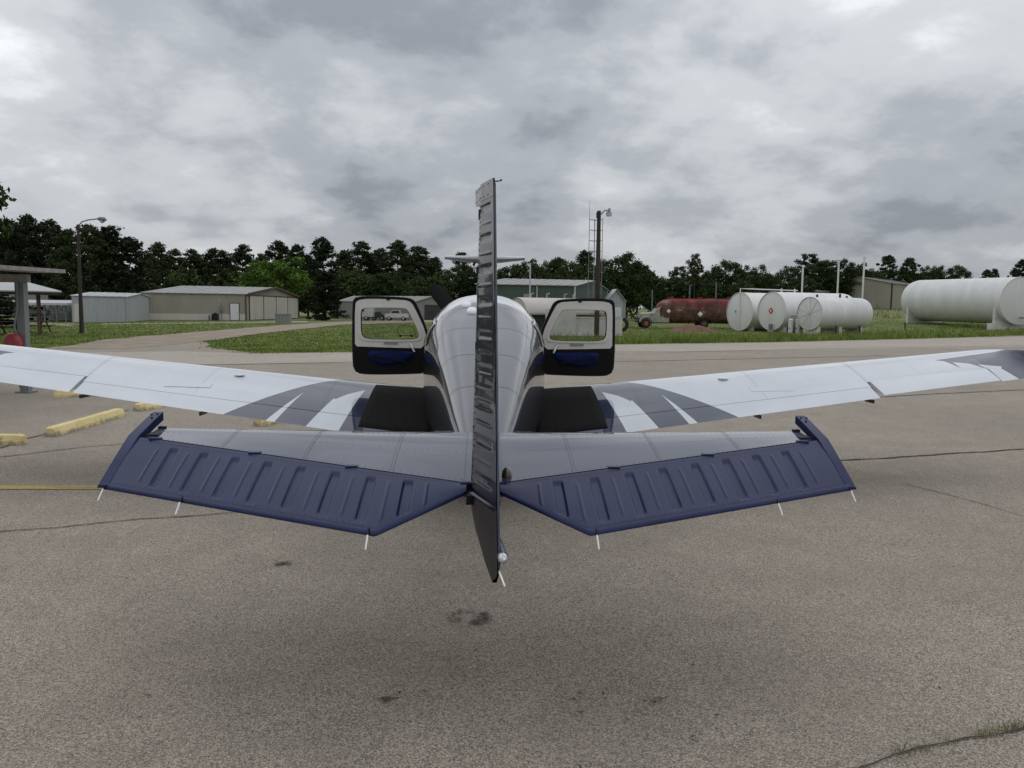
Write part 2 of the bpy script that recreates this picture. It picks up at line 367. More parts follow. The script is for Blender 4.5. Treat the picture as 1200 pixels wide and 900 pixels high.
# ================================================================== GROUND
def rise(x, y): return sstep(x, 15, 60)*max(0., min(64., y-66.))*.042
g = MB()
def ragged(pts, step, amp, seed):            # subdivide an outline and roughen it
    r_ = random.Random(seed); out = []
    for i in range(len(pts)):
        a, b = Vector(pts[i]), Vector(pts[(i+1) % len(pts)]); n = max(1, min(400, int((b-a).length/step)))
        for k in range(n):
            p = a.lerp(b, k/n); q = mnoise.noise(Vector((p.x*.35, p.y*.35, seed)))*amp + mnoise.noise(Vector((p.x*1.6, p.y*1.6, seed+5)))*amp*.5
            d = (b-a).normalized(); out.append((p.x - d.y*q, p.y + d.x*q))
    return out
def gp(px, py): p = gz(px, py); return (p.x, p.y)
# terrain: one sheet to the horizon, finer near the tanks
xs = [-2500, -900, -350, -200, -120] + [-80+8*i for i in range(32)] + [190, 240, 350, 900, 2500]
ys = [-600, -200, -60, -20] + [0+8*i for i in range(24)] + [200, 230, 280, 400, 900, 2600]
gv = [(x, y, rise(x, y)-.03) for x in xs for y in ys]; w = len(ys)
g.add(gv, [(i*w+j, (i+1)*w+j, (i+1)*w+j+1, i*w+j+1) for i in range(len(xs)-1) for j in range(w-1)])
ground = g.build('ground', 'grass', kind='structure')
def sheet(name, poly, z, mat, kind='structure', parent=None):
    b = MB(); b.add([(x, y, z) for x, y in poly], [tuple(range(len(poly)))]); o = b.build(name, mat, parent)
    if kind and not parent: o['kind'] = kind
    if o.data.polygons[0].normal.z < 0: o.data.flip_normals()
    return o
# apron: everything nearer than the grass edge, with the side road to the hangars at the left
far_edge = [(70, 78.), gp(1200, 393.5), gp(1050, 397.5), gp(900, 401), gp(720, 403.5), (1.5, 38.5), gp(415, 412.5), gp(300, 413.8), gp(250, 408.), (-14.6, 41.5), (-16.5, 41.)]
apron_poly = ragged([(-90, -40), (70, -40)] + far_edge + [gp(120, 401.5), gp(0, 413), (-40, 25), (-90, 14)], .7, .28, 3)
apron = sheet('apron', apron_poly, 0.0, 'asphalt')
road = ragged([gp(205, 403.5), gp(250, 398.5), gp(300, 391.5), gp(400, 380.5), gp(520, 377.), gp(520, 374.8), gp(400, 376.8), gp(330, 381.), gp(200, 391.5), gp(120, 398.), gp(60, 408.5), gp(150, 409)], .8, .3, 9)
sheet('dirt_road', road, .006, 'dirt')
strip = ragged([gp(415, 413.3), (2, 37.6), gp(720, 404.6), gp(900, 402), gp(1050, 398.5), gp(1200, 394.5), (72, 77), (74, 60), gp(1200, 406.5), gp(950, 410), gp(720, 413.5), gp(560, 419.), gp(400, 424.5), gp(200, 428), gp(60, 430), gp(90, 413.5), gp(215, 411.5), gp(300, 415.)], .9, .16, 5)
sheet('taxiway', strip, .004, 'concrete')
# gravel-grey stand by the open hangar, far left
sheet('hangar_apron', ragged([gp(0, 380.5), gp(85, 381.5), gp(100, 379.), gp(0, 376.5)], 1.5, .3, 2), -.018, 'asphalt')
sheet('hangar_path', ragged([gp(118, 380.2), gp(360, 377.6), gp(360, 376.4), gp(118, 378.9)], 1.5, .2, 4), -.014, 'concrete')
# cracks and stains on the apron
def crack(pts, wd, seed):
    b = MB(); r_ = random.Random(seed); L_ = []; P = []
    for i in range(len(pts)-1):
        a, c = Vector(pts[i]), Vector(pts[i+1]); n = max(2, int((c-a).length/.06))
        n = min(n, 300)
        P += [a.lerp(c, k/n) for k in range(n)]
    P.append(Vector(pts[-1]))
    vs = []
    for i, p in enumerate(P):
        d = (P[min(i+1, len(P)-1)]-P[max(i-1, 0)]).normalized(); nrm = Vector((-d.y, d.x))
        o = mnoise.noise(Vector((i*.11, seed, 0)))*.05 + mnoise.noise(Vector((i*.5, seed, 3)))*.018
        ww = wd*(.55+.7*abs(mnoise.noise(Vector((i*.23, seed, 7)))) + .35*r_.random())
        for s in (-1, 1): q = p + nrm*(o + s*ww/2); vs.append((q.x, q.y, .0075))
    b.add(vs, [(2*i, 2*i+1, 2*i+3, 2*i+2) for i in range(len(P)-1)])
    o = b.build('crack', 'crack', apron)
    if o.data.polygons[0].normal.z < 0: o.data.flip_normals()
    return o
crack([gp(-80, 634), gp(0, 624), gp(120, 613), gp(290, 600), gp(350, 594)], .022, 1)
crack([gp(930, 545), gp(990, 540), gp(1100, 533), gp(1200, 526.5), gp(1320, 518)], .045, 2)
crack([gp(1005, 467), gp(1030, 465.5), gp(1110, 461), gp(1200, 457), gp(1400, 449)], .06, 3)
crack([gp(985, 908), gp(1050, 887), gp(1120, 868), gp(1200, 851), gp(1300, 832)], .009, 4)
crack([gp(700, 411.5), gp(800, 412.5), gp(950, 409), gp(1200, 405)], .16, 5)
crack([gp(720, 424), gp(900, 420), gp(1040, 417)], .10, 6)
crack([gp(150, 481), gp(60, 506), gp(20, 519), gp(-60, 543)], .035, 7)
crack([gp(0, 536), gp(100, 524), gp(170, 519)], .028, 8)
crack([gp(720, 398.6+6), gp(720, 413.2)], .07, 9)
crack([gp(-100, 437), gp(60, 432), gp(200, 428.5), gp(400, 425)], .08, 10)
crack([gp(1055, 566), gp(1130, 585), gp(1200, 605)], .012, 11)
crack([gp(190, 574), gp(60, 571.5)], .008, 12)
def stain(px, py, rx, ry, seed, n=9):
    r_ = random.Random(seed); c = gz(px, py); b = MB()
    for k in range(n):
        a = r_.random()*6.28; d = r_.random()**.6; cx, cy = c.x+math.cos(a)*d*rx, c.y+math.sin(a)*d*ry; s = r_.uniform(.18, .5)*min(rx, ry)*(1.4-d)
        pts = []
        for i in range(14):
            an = i/14*6.283; q = s*(.7+.6*r_.random()); pts.append((cx+math.cos(an)*q*1.25, cy+math.sin(an)*q, .0082+.0004*k))
        b.add(pts, [tuple(range(14))])
    b.build('oil_stain', 'stain', apron)
stain(455, 820, .050, .045, 1, 12); stain(330, 661, .10, .055, 2, 14); stain(550, 724, .12, .13, 3, 12); stain(672, 821, .03, .03, 4, 5); stain(680, 838, .035, .03, 5, 4)
stain(775, 823, .12, .035, 6, 10); stain(708, 810, .02, .02, 7, 3); stain(85, 687, .05, .012, 8, 5); stain(735, 797, .06, .02, 9, 4); stain(815, 868, .03, .03, 10, 4); stain(1015, 755, .03, .02, 11, 3)
yl = sheet('painted_line', ragged([gp(-200, 569.5), gp(190, 570.), gp(192, 573.6), gp(-200, 574)], .25, .008, 6), .0065, 'yellow_line', None, apron)

# grass: tufts over the verges
def in_poly(x, y, poly):
    c = False; j = len(poly)-1
    for i in range(len(poly)):
        xi, yi = poly[i]; xj, yj = poly[j]
        if (yi > y) != (yj > y) and x < (xj-xi)*(y-yi)/(yj-yi)+xi: c = not c
        j = i
    return c
def tufts(name, pts, hmin, hmax, mat, label, seed, spread=.12, blades=5, wd=.02, cat='grass'):
    r_ = random.Random(seed); b = MB(); vs = []; fs = []
    for (x, y, s) in pts:
        z0 = rise(x, y)-.03
        for k in range(blades):
            a = r_.random()*6.283; h = r_.uniform(hmin, hmax)*s; bx, by = x+r_.gauss(0, spread), y+r_.gauss(0, spread); ln = h*r_.uniform(.15, .7); q = r_.random()*6.283
            i = len(vs); vs += [(bx-math.cos(q)*wd, by-math.sin(q)*wd, z0), (bx+math.cos(q)*wd, by+math.sin(q)*wd, z0), (bx+math.cos(a)*ln, by+math.sin(a)*ln, z0+h)]; fs.append((i, i+1, i+2))
    b.add(vs, fs); o = b.build(name, mat, kind='stuff'); o['label'] = label; o['category'] = cat; return o
pts = []
while len(pts) < 26000:
    y = 31 + 62*rnd.random()**1.6; x = rnd.uniform(-.62, .80)*y
    if in_poly(x, y, apron_poly) or in_poly(x, y, road): continue
    pts.append((x, y, .6+.8*rnd.random()))
tufts('grass', pts, .03, .10, 'blade', 'mown green grass on the verges beyond the taxiway', 3, .3, 4, .035)
pts = []
for k in range(2600):                       # rough unmown edge in front of wall and tanks
    px = rnd.uniform(640, 1260); p = gz(px, 398)
    ed = 403.5 - (px-720)*.0135 if px < 900 else 401 - (px-900)*.025
    q = gz(px, ed - rnd.random()**2*7 - .6); pts.append((q.x, q.y, .6+rnd.random()))
tufts('weeds', pts, .12, .42, 'blade', 'taller rough weeds along the far pavement edge', 4, .25, 5, .03, 'weeds')
pts = [(p.x, p.y, .7+.7*rnd.random()) for p in (gz(rnd.gauss(1037, 9), rnd.uniform(376, 384)) for _ in range(40))]
tufts('dry_weeds', pts, .4, 1.0, 'weed', 'clump of pale dry weeds between the white tanks', 5, .2, 6, .03, 'weeds')
pts = []
for a, b_, n in (((1050, 886), (1120, 868), 60), ((1140, 863), (1200, 852), 90)):
    for k in range(n):
        u = rnd.random(); q = gz(lerp(a[0], b_[0], u), lerp(a[1], b_[1], u)); pts.append((q.x+rnd.gauss(0, .012), q.y+rnd.gauss(0, .012), .5+rnd.random()))
for k in range(240):
    u = rnd.random(); q = gz(lerp(1000, 1210, u), lerp(539.5, 526, u)) if k % 2 else gz(lerp(1030, 1210, u), lerp(465.5, 456.5, u)); pts.append((q.x, q.y+rnd.gauss(0, .02), .4+.8*rnd.random()))
tufts('crack_grass', pts, .035, .06, 'weed', 'sparse dry grass sprouting from the pavement cracks', 6, .012, 5, .0025)
b = MB(); r_ = random.Random(55)              # twigs, needles and leaf crumbs blown over the apron
for k in range(420):
    x, y = r_.uniform(-4.5, 4.5), 2.3+7*r_.random()**1.5; a = r_.random()*6.283; l_, w_ = r_.choice(((.006, .004), (.010, .005), (.03, .0012), (.05, .0012), (.014, .007))); d_ = Vector((math.cos(a), math.sin(a), 0)); n_ = Vector((-d_.y, d_.x, 0)); p = Vector((x, y, .0095))
    b.add([p-d_*l_, p+n_*w_, p+d_*l_+Vector((0, 0, .003)), p-n_*w_], [(0, 3, 2, 1)])
o = b.build('debris', 'dark_wood', kind='stuff'); o['label'] = 'tiny twigs and leaf crumbs scattered over the near apron'; o['category'] = 'debris'
mb = MB(); c = gz(812, 388.5)
def mound(u, v):
    a = u*6.2832; r = v; n_ = 1+.25*mnoise.noise(Vector((math.cos(a)*1.3, math.sin(a)*1.3, 2)))
    return (c.x+math.cos(a)*r*2.5*n_, c.y+math.sin(a)*r*2.0*n_, .62*(1-r*r)**1.4*(1+.35*mnoise.noise(Vector((math.cos(a)*r*4, math.sin(a)*r*4, 1))))-.03*r - .02)
mb.grid(mound, 36, 10); o = fixn(mb.build('dirt_mound', 'red_soil', smooth=60)); o['kind'] = 'structure'

# ================================================================== AIRCRAFT
def rivets(b, pts, r=.0042, h=.0016):
    for p, n in pts:
        p = Vector(p); n = Vector(n).normalized(); X = n.orthogonal().normalized(); Y = n.cross(X)
        b.add([p+(X*math.cos(k*1.0472)+Y*math.sin(k*1.0472))*r for k in range(6)]+[p+n*h], [(k, (k+1) % 6, 6) for k in range(6)])
air = thing('light_aircraft', 'navy and white low-wing light aircraft seen from its tail, both doors open', 'aircraft', AC)
# fuselage -----------------------------------------------------------------
ST = [(4.30, .125, 1.10, .86, .98), (4.8, .205, 1.235, .80, 1.0), (5.5, .305, 1.432, .72, 1.05), (6.2, .41, 1.635, .64, 1.12), (6.8, .50, 1.80, .58, 1.18),
      (7.3, .562, 1.895, .55, 1.2), (7.8, .585, 1.935, .54, 1.2), (8.5, .59, 1.93, .54, 1.18), (8.9, .585, 1.86, .54, 1.16), (9.25, .57, 1.66, .54, 1.12),
      (9.6, .55, 1.56, .53, 1.12), (10.2, .51, 1.54, .60, 1.15), (10.9, .40, 1.50, .78, 1.2), (11.1, .30, 1.45, .95, 1.22)]
def catmull(y, k):
    n = len(ST)
    for i in range(n-1):
        if y <= ST[i+1][0] or i == n-2: break
    a, b = ST[i], ST[i+1]; p = ST[max(i-1, 0)]; q = ST[min(i+2, n-1)]; t = (y-a[0])/(b[0]-a[0])
    m0 = (b[k]-p[k])/(b[0]-p[0])*(b[0]-a[0]) if i > 0 else b[k]-a[k]; m1 = (q[k]-a[k])/(q[0]-a[0])*(b[0]-a[0]) if i < n-2 else b[k]-a[k]
    return (2*t**3-3*t*t+1)*a[k]+(t**3-2*t*t+t)*m0+(-2*t**3+3*t*t)*b[k]+(t**3-t*t)*m1
def fus(y, a, off=0.):                        # a: angle from the top, right side positive
    hw, zt, zb, zm = (catmull(y, k) for k in (1, 2, 3, 4)); n = lerp(4.2, 2.5, sstep(y, 6.0, 7.5))
    s, c = math.sin(a), math.cos(a)
    x = hw*math.copysign(abs(s)**(2/n), s); z = zm + ((zt-zm) if c > 0 else (zm-zb))*math.copysign(abs(c)**(2/n), c)
    if off:
        l = math.hypot(s/max(hw, .01), c/.4) or 1; x += off*(s/max(hw, .01))/l; z += off*(c/.4)/l
    return (x, y, z)
NA = 56; ys_ = [4.30+.1*i for i in range(0, 34)] + [7.62] + [7.7+.1*i for i in range(0, 34)] + [11.1]
ys_ = sorted(set(round(v, 3) for v in ys_)); DO0, DO1 = 7.7, 8.5
mb = MB(); rings = [[fus(y, 2*math.pi*k/NA) for k in range(NA)] for y in ys_]
for i in range(len(ys_)-1):
    for k in range(NA):
        q = [rings[i][k], rings[i][(k+1) % NA], rings[i+1][(k+1) % NA], rings[i+1][k]]
        zc_ = sum(p[2] for p in q)/4; yc_ = sum(p[1] for p in q)/4
        if DO0 < yc_ < DO1 and 1.08 < zc_ < 1.86: continue              # the two door openings
        mb.add(q, [(0, 1, 2, 3)])
mb.add(rings[0], [tuple(range(NA))]); mb.add(rings[-1], [tuple(reversed(range(NA)))])
o = mb.build('fuselage', 'fus', air)
import bmesh
bm = bmesh.new(); bm.from_mesh(o.data); bmesh.ops.remove_doubles(bm, verts=bm.verts, dist=.0005); bmesh.ops.recalc_face_normals(bm, faces=bm.faces); bm.to_mesh(o.data); bm.free()
o.data.polygons.foreach_set('use_smooth', [True]*len(o.data.polygons)); o.data.set_sharp_from_angle(angle=R(50))
FUS = o
md = o.modifiers.new('thickness', 'SOLIDIFY'); md.thickness = .02; md.offset = -1
def fpatch(name, y0, y1, a0, a1, mat, off=.004, parent=None, ny=10, na=10, trap=0.):
    b = MB(); b.grid(lambda u, v: fus(lerp(y0, y1, u)+trap*(v-.5), lerp(a0, a1, v), off), ny, na)
    o = b.build(name, mat, parent or air, smooth=60); md = o.modifiers.new('t', 'SOLIDIFY'); md.thickness = .004; md.offset = 0; return o
fpatch('windshield', 8.78, 9.52, -1.15, 1.15, 'dark_glass', .004, None, 14, 30)
for s in (-1, 1): fpatch('rear_window', 6.85, 7.52, s*.86, s*1.28, 'dark_glass', .004, None, 10, 8, .12)
for yy in (5.05, 5.65, 6.25, 6.85, 7.45):     # skin laps with their shadow gap
    b = MB(); b.grid(lambda u, v: fus(yy+.004*(u-.5), lerp(-1.25, 1.25, v), .0012), 1, 40); b.build('skin_seam', 'dark_metal', FUS)
for s in (-1, 1):                             # lengthwise lap along the shoulder
    b = MB(); b.grid(lambda u, v: fus(lerp(5.05, 6.9, v), s*lerp(.80, .62, v)+.004*(u-.5), .0012), 1, 30); b.build('skin_seam', 'dark_metal', FUS)
# two flat white antennas on the roof
for px, py, Y in ((546.5, 372.5, 6.95), (553., 382.3, 6.7)):
    x = at(px, py, Y).x; b = MB()
    hw, zt, zb, zm = (catmull(Y, k) for k in (1, 2, 3, 4)); zz = zm+(zt-zm)*(1-(abs(x)/hw)**2.8)**(1/2.8)
    rr = []
    for sc_, dz in ((1., -.008), (1., .016), (.8, .028), (.3, .032)):
        rr.append([(x+.042*sc_*math.copysign(abs(math.cos(k/20*6.283))**.6, math.cos(k/20*6.283)), Y+.062*sc_*math.copysign(abs(math.sin(k/20*6.283))**.6, math.sin(k/20*6.283)), zz+dz+.3*(.062*sc_*math.sin(k/20*6.283))) for k in range(20)])
    b.loft(rr); fixn(b.build('roof_antenna', 'white', air, smooth=50))
# cabin floor, seats and panel seen through the openings
b = MB(); b.box((0, 8.2, .62), (1.0, 1.9, .04)); b.build('cabin_floor', 'leather_black', air)
b = MB(); b.box((0, 8.85, 1.28), (.98, .1, .35)); b.build('instrument_panel', 'leather_black', air)
for s in (-1, 1):
    b = MB(); b.box((s*.26, 8.05, .86), (.44, .46, .14)); b.loft([[(s*.26+dx, 7.80+dy-.22*t_, .92+.62*t_) for dx, dy in ((-.21, 0), (.21, 0), (.19, -.10), (-.19, -.10))] for t_ in (0, .5, 1.)])
    b.box((s*.26, 7.53, 1.61), (.24, .08, .16)); b.build('seat', 'leather_blue', air)
# nose: spinner, propeller
b = MB(); b.tube([(0, 11.1, 1.22), (0, 11.18, 1.22), (0, 11.30, 1.22), (0, 11.38, 1.22), (0, 11.42, 1.22)], [.17, .165, .125, .06, .005], 20); b.build('spinner', 'white', air, smooth=60)
hub = Vector((0, 11.2, 1.22)); bt = at(503, 331, 11.2); a0 = math.atan2(bt.x-hub.x, bt.z-hub.z)
for k in range(2):
    a = a0 + k*math.pi; d = Vector((math.sin(a), 0, math.cos(a))); e_ = Vector((math.cos(a), 0, -math.sin(a))); b = MB(); rr = []
    for r_, c_, tw in ((.1, .05, .9), (.25, .08, .8), (.5, .105, .5), (.85, .11, .3), (1.08, .10, .22), (1.16, .05, .2)):
        ax = e_*math.cos(tw) + Vector((0, 1, 0))*math.sin(tw); nn = ax.cross(d)
        rr.append([hub+d*r_+ax*(c_*math.cos(q/10*6.283))+nn*(.013*math.sin(q/10*6.283)) for q in range(10)])
    b.loft(rr); b.build('propeller_blade', 'rubber', air, smooth=60)

# wings ----------------------------------------------------------------------
def wsec(x, t, up=True, lift=0.):
    yLE = 9.15-.03*(x-.6); yTE = 7.25+.19*(x-.6); c = yLE-yTE
    if x > 5.6:
        k = min(1., (x-5.6)/.5); yLE -= .60*k**3; yTE += .10*k**2.5
    zTE = .50+.108*x; crest = .83+.092*x; zLE = (crest-.3*zTE-.085*c)/.7
    yt = (.2969*math.sqrt(t)-.126*t-.3516*t*t+.2843*t**3-.1036*t**4)*10
    fl = 1.0
    if x > 5.6: fl = max(.05, 1-min(1., (x-5.6)/.5)**2.6)
    zc_ = zLE+(zTE-zLE)*t + (.0 if x < 5.6 else .0*((x-5.6)/.5)**2)
    return zc_ + (.085 if up else -.052)*c*yt*fl + (lift if up else -lift), yLE-(yLE-yTE)*t
def wpt(s, x, t, up=True, lift=0.):
    z, y = wsec(x, t, up, lift); return (s*x, y, z)
TS = [0, .004, .012, .03, .06, .1, .15, .2, .26, .32, .4, .5, .6, .7, .76, .8, .86, .92, .96, 1.]
def wring(s, x, t0, t1, rnose=False):
    ts = [t0] + [t for t in TS if t0+.008 < t < t1-.008] + [t1]
    # same count for all rings of a loft: resample
    n = 16; ts = [t0+(t1-t0)*((k/n)**2 if t0 == 0 else k/n) for k in range(n+1)]
    up = [wpt(s, x, t) for t in reversed(ts)]; lo = [wpt(s, x, t, False) for t in ts[1:]]
    return up+lo
def wpatch(s, poly, n=10, lift=.003):        # poly: four (x, y) corners -> follows the upper skin
    b = MB()
    def f(u, v):
        a = Vector(poly[0]).lerp(Vector(poly[1]), u); c = Vector(poly[3]).lerp(Vector(poly[2]), u); p = a.lerp(c, v)
        yLE = 9.15-.03*(p.x-.6); yTE = 7.25+.19*(p.x-.6); t = max(.005, min(1, (yLE-p.y)/(yLE-yTE)))
        return wpt(s, p.x, t, True, lift)
    b.grid(f, n, n); return b
XIN = [.42, .6, .9, 1.2, 1.6, 2., 2.5, 3., 3.5, 4.05]; XOUT = [4.052, 4.5, 5., 5.48]; XTIP = [5.482, 5.6, 5.7, 5.8, 5.88, 5.95, 6.01, 6.06, 6.09, 6.10]
for s in (-1, 1):
    b = MB(); b.loft([wring(s, x, 0, .80) for x in XIN]); b.loft([wring(s, x, 0, .70) for x in XOUT]); b.loft([wring(s, x, 0, 1.) for x in XTIP])
    wing = fixn(b.build('wing', 'wing', air, smooth=35)); wing['label'] = ('left' if s < 0 else 'right') + ' wing, white with slate sweeps near the fuselage'
    b = MB(); b.loft([wring(s, x, .806, 1.) for x in XIN[1:-1]+[4.04]]); fixn(b.build('flap', 'wing', wing, smooth=35))
    b = MB(); b.loft([wring(s, x, .707, 1.) for x in [4.085, 4.5, 5., 5.46]])
    if s > 0:                                # this aileron sits a touch higher than the flap
        b.v = [(x, y, z+.045*max(0, (8.45-y))) for x, y, z in b.v]
    fixn(b.build('aileron', 'wing', wing, smooth=35))
    o = wpatch(s, [(1.185, 8.74), (1.19, 7.50), (.50, 7.40), (.50, 8.88)]).build('wing_walk', 'walk', wing, smooth=60); md = o.modifiers.new('t', 'SOLIDIFY'); md.thickness = .003
    # fuel cap, access plate, flap fairings
    b = MB(); zz, _ = wsec(2.62, .31); b.tube([(s*2.62, 8.58, zz-.01), (s*2.62, 8.58, zz+.004), (s*2.62, 8.58, zz+.007)], [.055, .055, .045], 20); b.build('fuel_cap', 'white', wing, smooth=40)
    o = wpatch(s, [(2.80, 8.27), (2.80, 8.16), (3.24, 8.12), (3.24, 8.23)], 6, .0022).build('access_plate', 'wing', wing); md = o.modifiers.new('t', 'SOLIDIFY'); md.thickness = .002
    for xs0, t0_, t1_ in ((1.60, .03, .79), (2.90, .03, .79), (4.06, .03, .69)):
        b = MB(); b.grid(lambda u, v: wpt(s, xs0+.0014*(u-.5), lerp(t0_, t1_, v), True, .0008), 1, 26); b.build('skin_seam', 'dark_metal', wing)
    b = MB(); pts = []
    for k in range(150): x_ = lerp(1.3, 5.5, k/149); pts.append((wpt(s, x_, .30, True, .0002), (0, 0, 1))); pts.append((wpt(s, x_, .66, True, .0002), (0, 0, 1)))
    for x_ in (1.62, 2.2, 2.92, 3.5, 4.08, 4.7):
        for k in range(26): pts.append((wpt(s, x_, .06+.6*k/25, True, .0002), (0, 0, 1)))
    rivets(b, pts, .0045, .0012); b.build('rivets', 'wing', wing, kind='stuff')
    for xf in (2.72, 3.96):
        z_, y_ = wsec(xf, .99); b = MB(); b.loft([[(s*xf+dx, y_+dy, z_-.045+dz) for dx, dz in ((-.008, -.005), (.008, -.005), (.008, .03), (-.008, .03))] for dy in (-.02, .16)]); b.build('flap_hinge', 'dark_metal', wing)
    z_, y_ = wsec(6.0, .2); b = MB(); b.tube([(s*6.02, y_-.06, z_-.02), (s*6.05, y_+.03, z_-.02), (s*6.02, y_+.12, z_-.03)], [.02, .035, .01], 10); b.build('navigation_light', 'lens', wing, smooth=60)
    # main wheel leg
    z_, y_ = wsec(1.42, .45, False)
    b = MB(); b.tube([(s*1.42, 8.3, z_+.06), (s*1.42, 8.28, .24)], [.045, .04], 10); b.tube([(s*1.42, 8.28, .30), (s*1.36, 8.16, .19)], .03, 8); gear = b.build('landing_gear_leg', 'white', air, smooth=50)
    b = MB(); b.tube([(s*1.36+dx, 8.16, .19) for dx in (-.07, -.065, -.04, .04, .065, .07)], [.12, .165, .19, .19, .165, .12], 24); b.build('wheel', 'tyre', gear, smooth=40)
    b = MB(); b.loft([[(s*1.47, 8.05+dy, .30+.45*k) for dy in (0., .34)] + [(s*1.485, 8.05+dy, .30+.45*k) for dy in (.34, 0.)] for k in (0, 1)]); b.build('gear_door', 'white', gear)
b = MB(); b.tube([(0, 10.55, .62), (0, 10.6, .22)], .04, 10); gear = b.build('landing_gear_leg', 'white', air, smooth=50)
b = MB(); b.tube([(dx, 10.62, .17) for dx in (-.06, -.055, -.03, .03, .055, .06)], [.11, .145, .17, .17, .145, .11], 24); b.build('wheel', 'tyre', gear, smooth=40)

# tailplane --------------------------------------------------------------------
def hingep(x): t = (x-.06)/1.68; return (lerp(3.50, 4.10, t), lerp(1.020, 1.122, t))
def tep(x):
    if x < .43: t = (x-.07)/.36; return (lerp(3.42, 3.12, t), lerp(1.0, .905, t))
    t = (x-.43)/1.37; return (lerp(3.12, 3.77, t), lerp(.905, .945, t))
def stab(x, t, up=True):
    yL = 4.43-.02*x; yH, zH = hingep(x); y = lerp(yL, yH-.0+.012, t); th = lerp(.125, .075, x/1.74)
    zn = 1.143-th*.50; yt = (.2969*math.sqrt(t*.62)-.126*t*.62-.3516*(t*.62)**2+.2843*(t*.62)**3-.1036*(t*.62)**4)*10
    end = .80                                  # yt(.62) ~ .8
    y0 = zn + th*.5*yt*1.0 if up else zn - th*.5*yt
    k = t*t; target = zH if up else zH-th*.55
    return (x, y, lerp(y0, target, k) if t > 0 else zn)
def stab_rivet_line(s, fx, n):
    out_ = []
    for k in range(n+1):
        x, t = fx(k/n); p = Vector(stab(x, t)); q = Vector(stab(x+.01, t)); r_ = Vector(stab(x, min(1, t+.01)))
        nn = (q-p).cross(r_-p); nn = nn if nn.z > 0 else -nn
        out_.append(((s*p.x, p.y, p.z+.0003), (s*nn.x, nn.y, nn.z)))
    return out_
WIDE = [.335+.172*k for k in range(8)]; THIN = [.25+.172*k for k in range(9)]
def bead(x, sx):
    d = 0.
    e = sstep(sx, .13, .19)*(1-sstep(sx, .84, .90))
    for xk in WIDE:
        u = abs(x-xk)/.026
        if u < 1: d -= .0115*(1-sstep(u, .66, 1.))*e
    e2 = sstep(sx, .17, .22)*(1-sstep(sx, .80, .86))
    for xk in THIN:
        u = abs(x-xk)/.0075
        if u < 1: d += .0042*(1-u*u)*e2
    return d
def elev(x, sx, up=True):
    yH, zH = hingep(min(x, 1.80)); yT, zT = tep(x); y = lerp(yH-.008, yT, sx); z = lerp(zH, zT, sx)
    nrm = Vector((0, -(zH-zT), (yH-yT))).normalized()
    if nrm.z < 0: nrm = -nrm
    bulge = .006*math.sin(math.pi*min(1, sx*1.0))
    d = bulge + bead(x, sx) if up else -(lerp(.055, .006, sx))
    return Vector((x, y, z)) + nrm*d
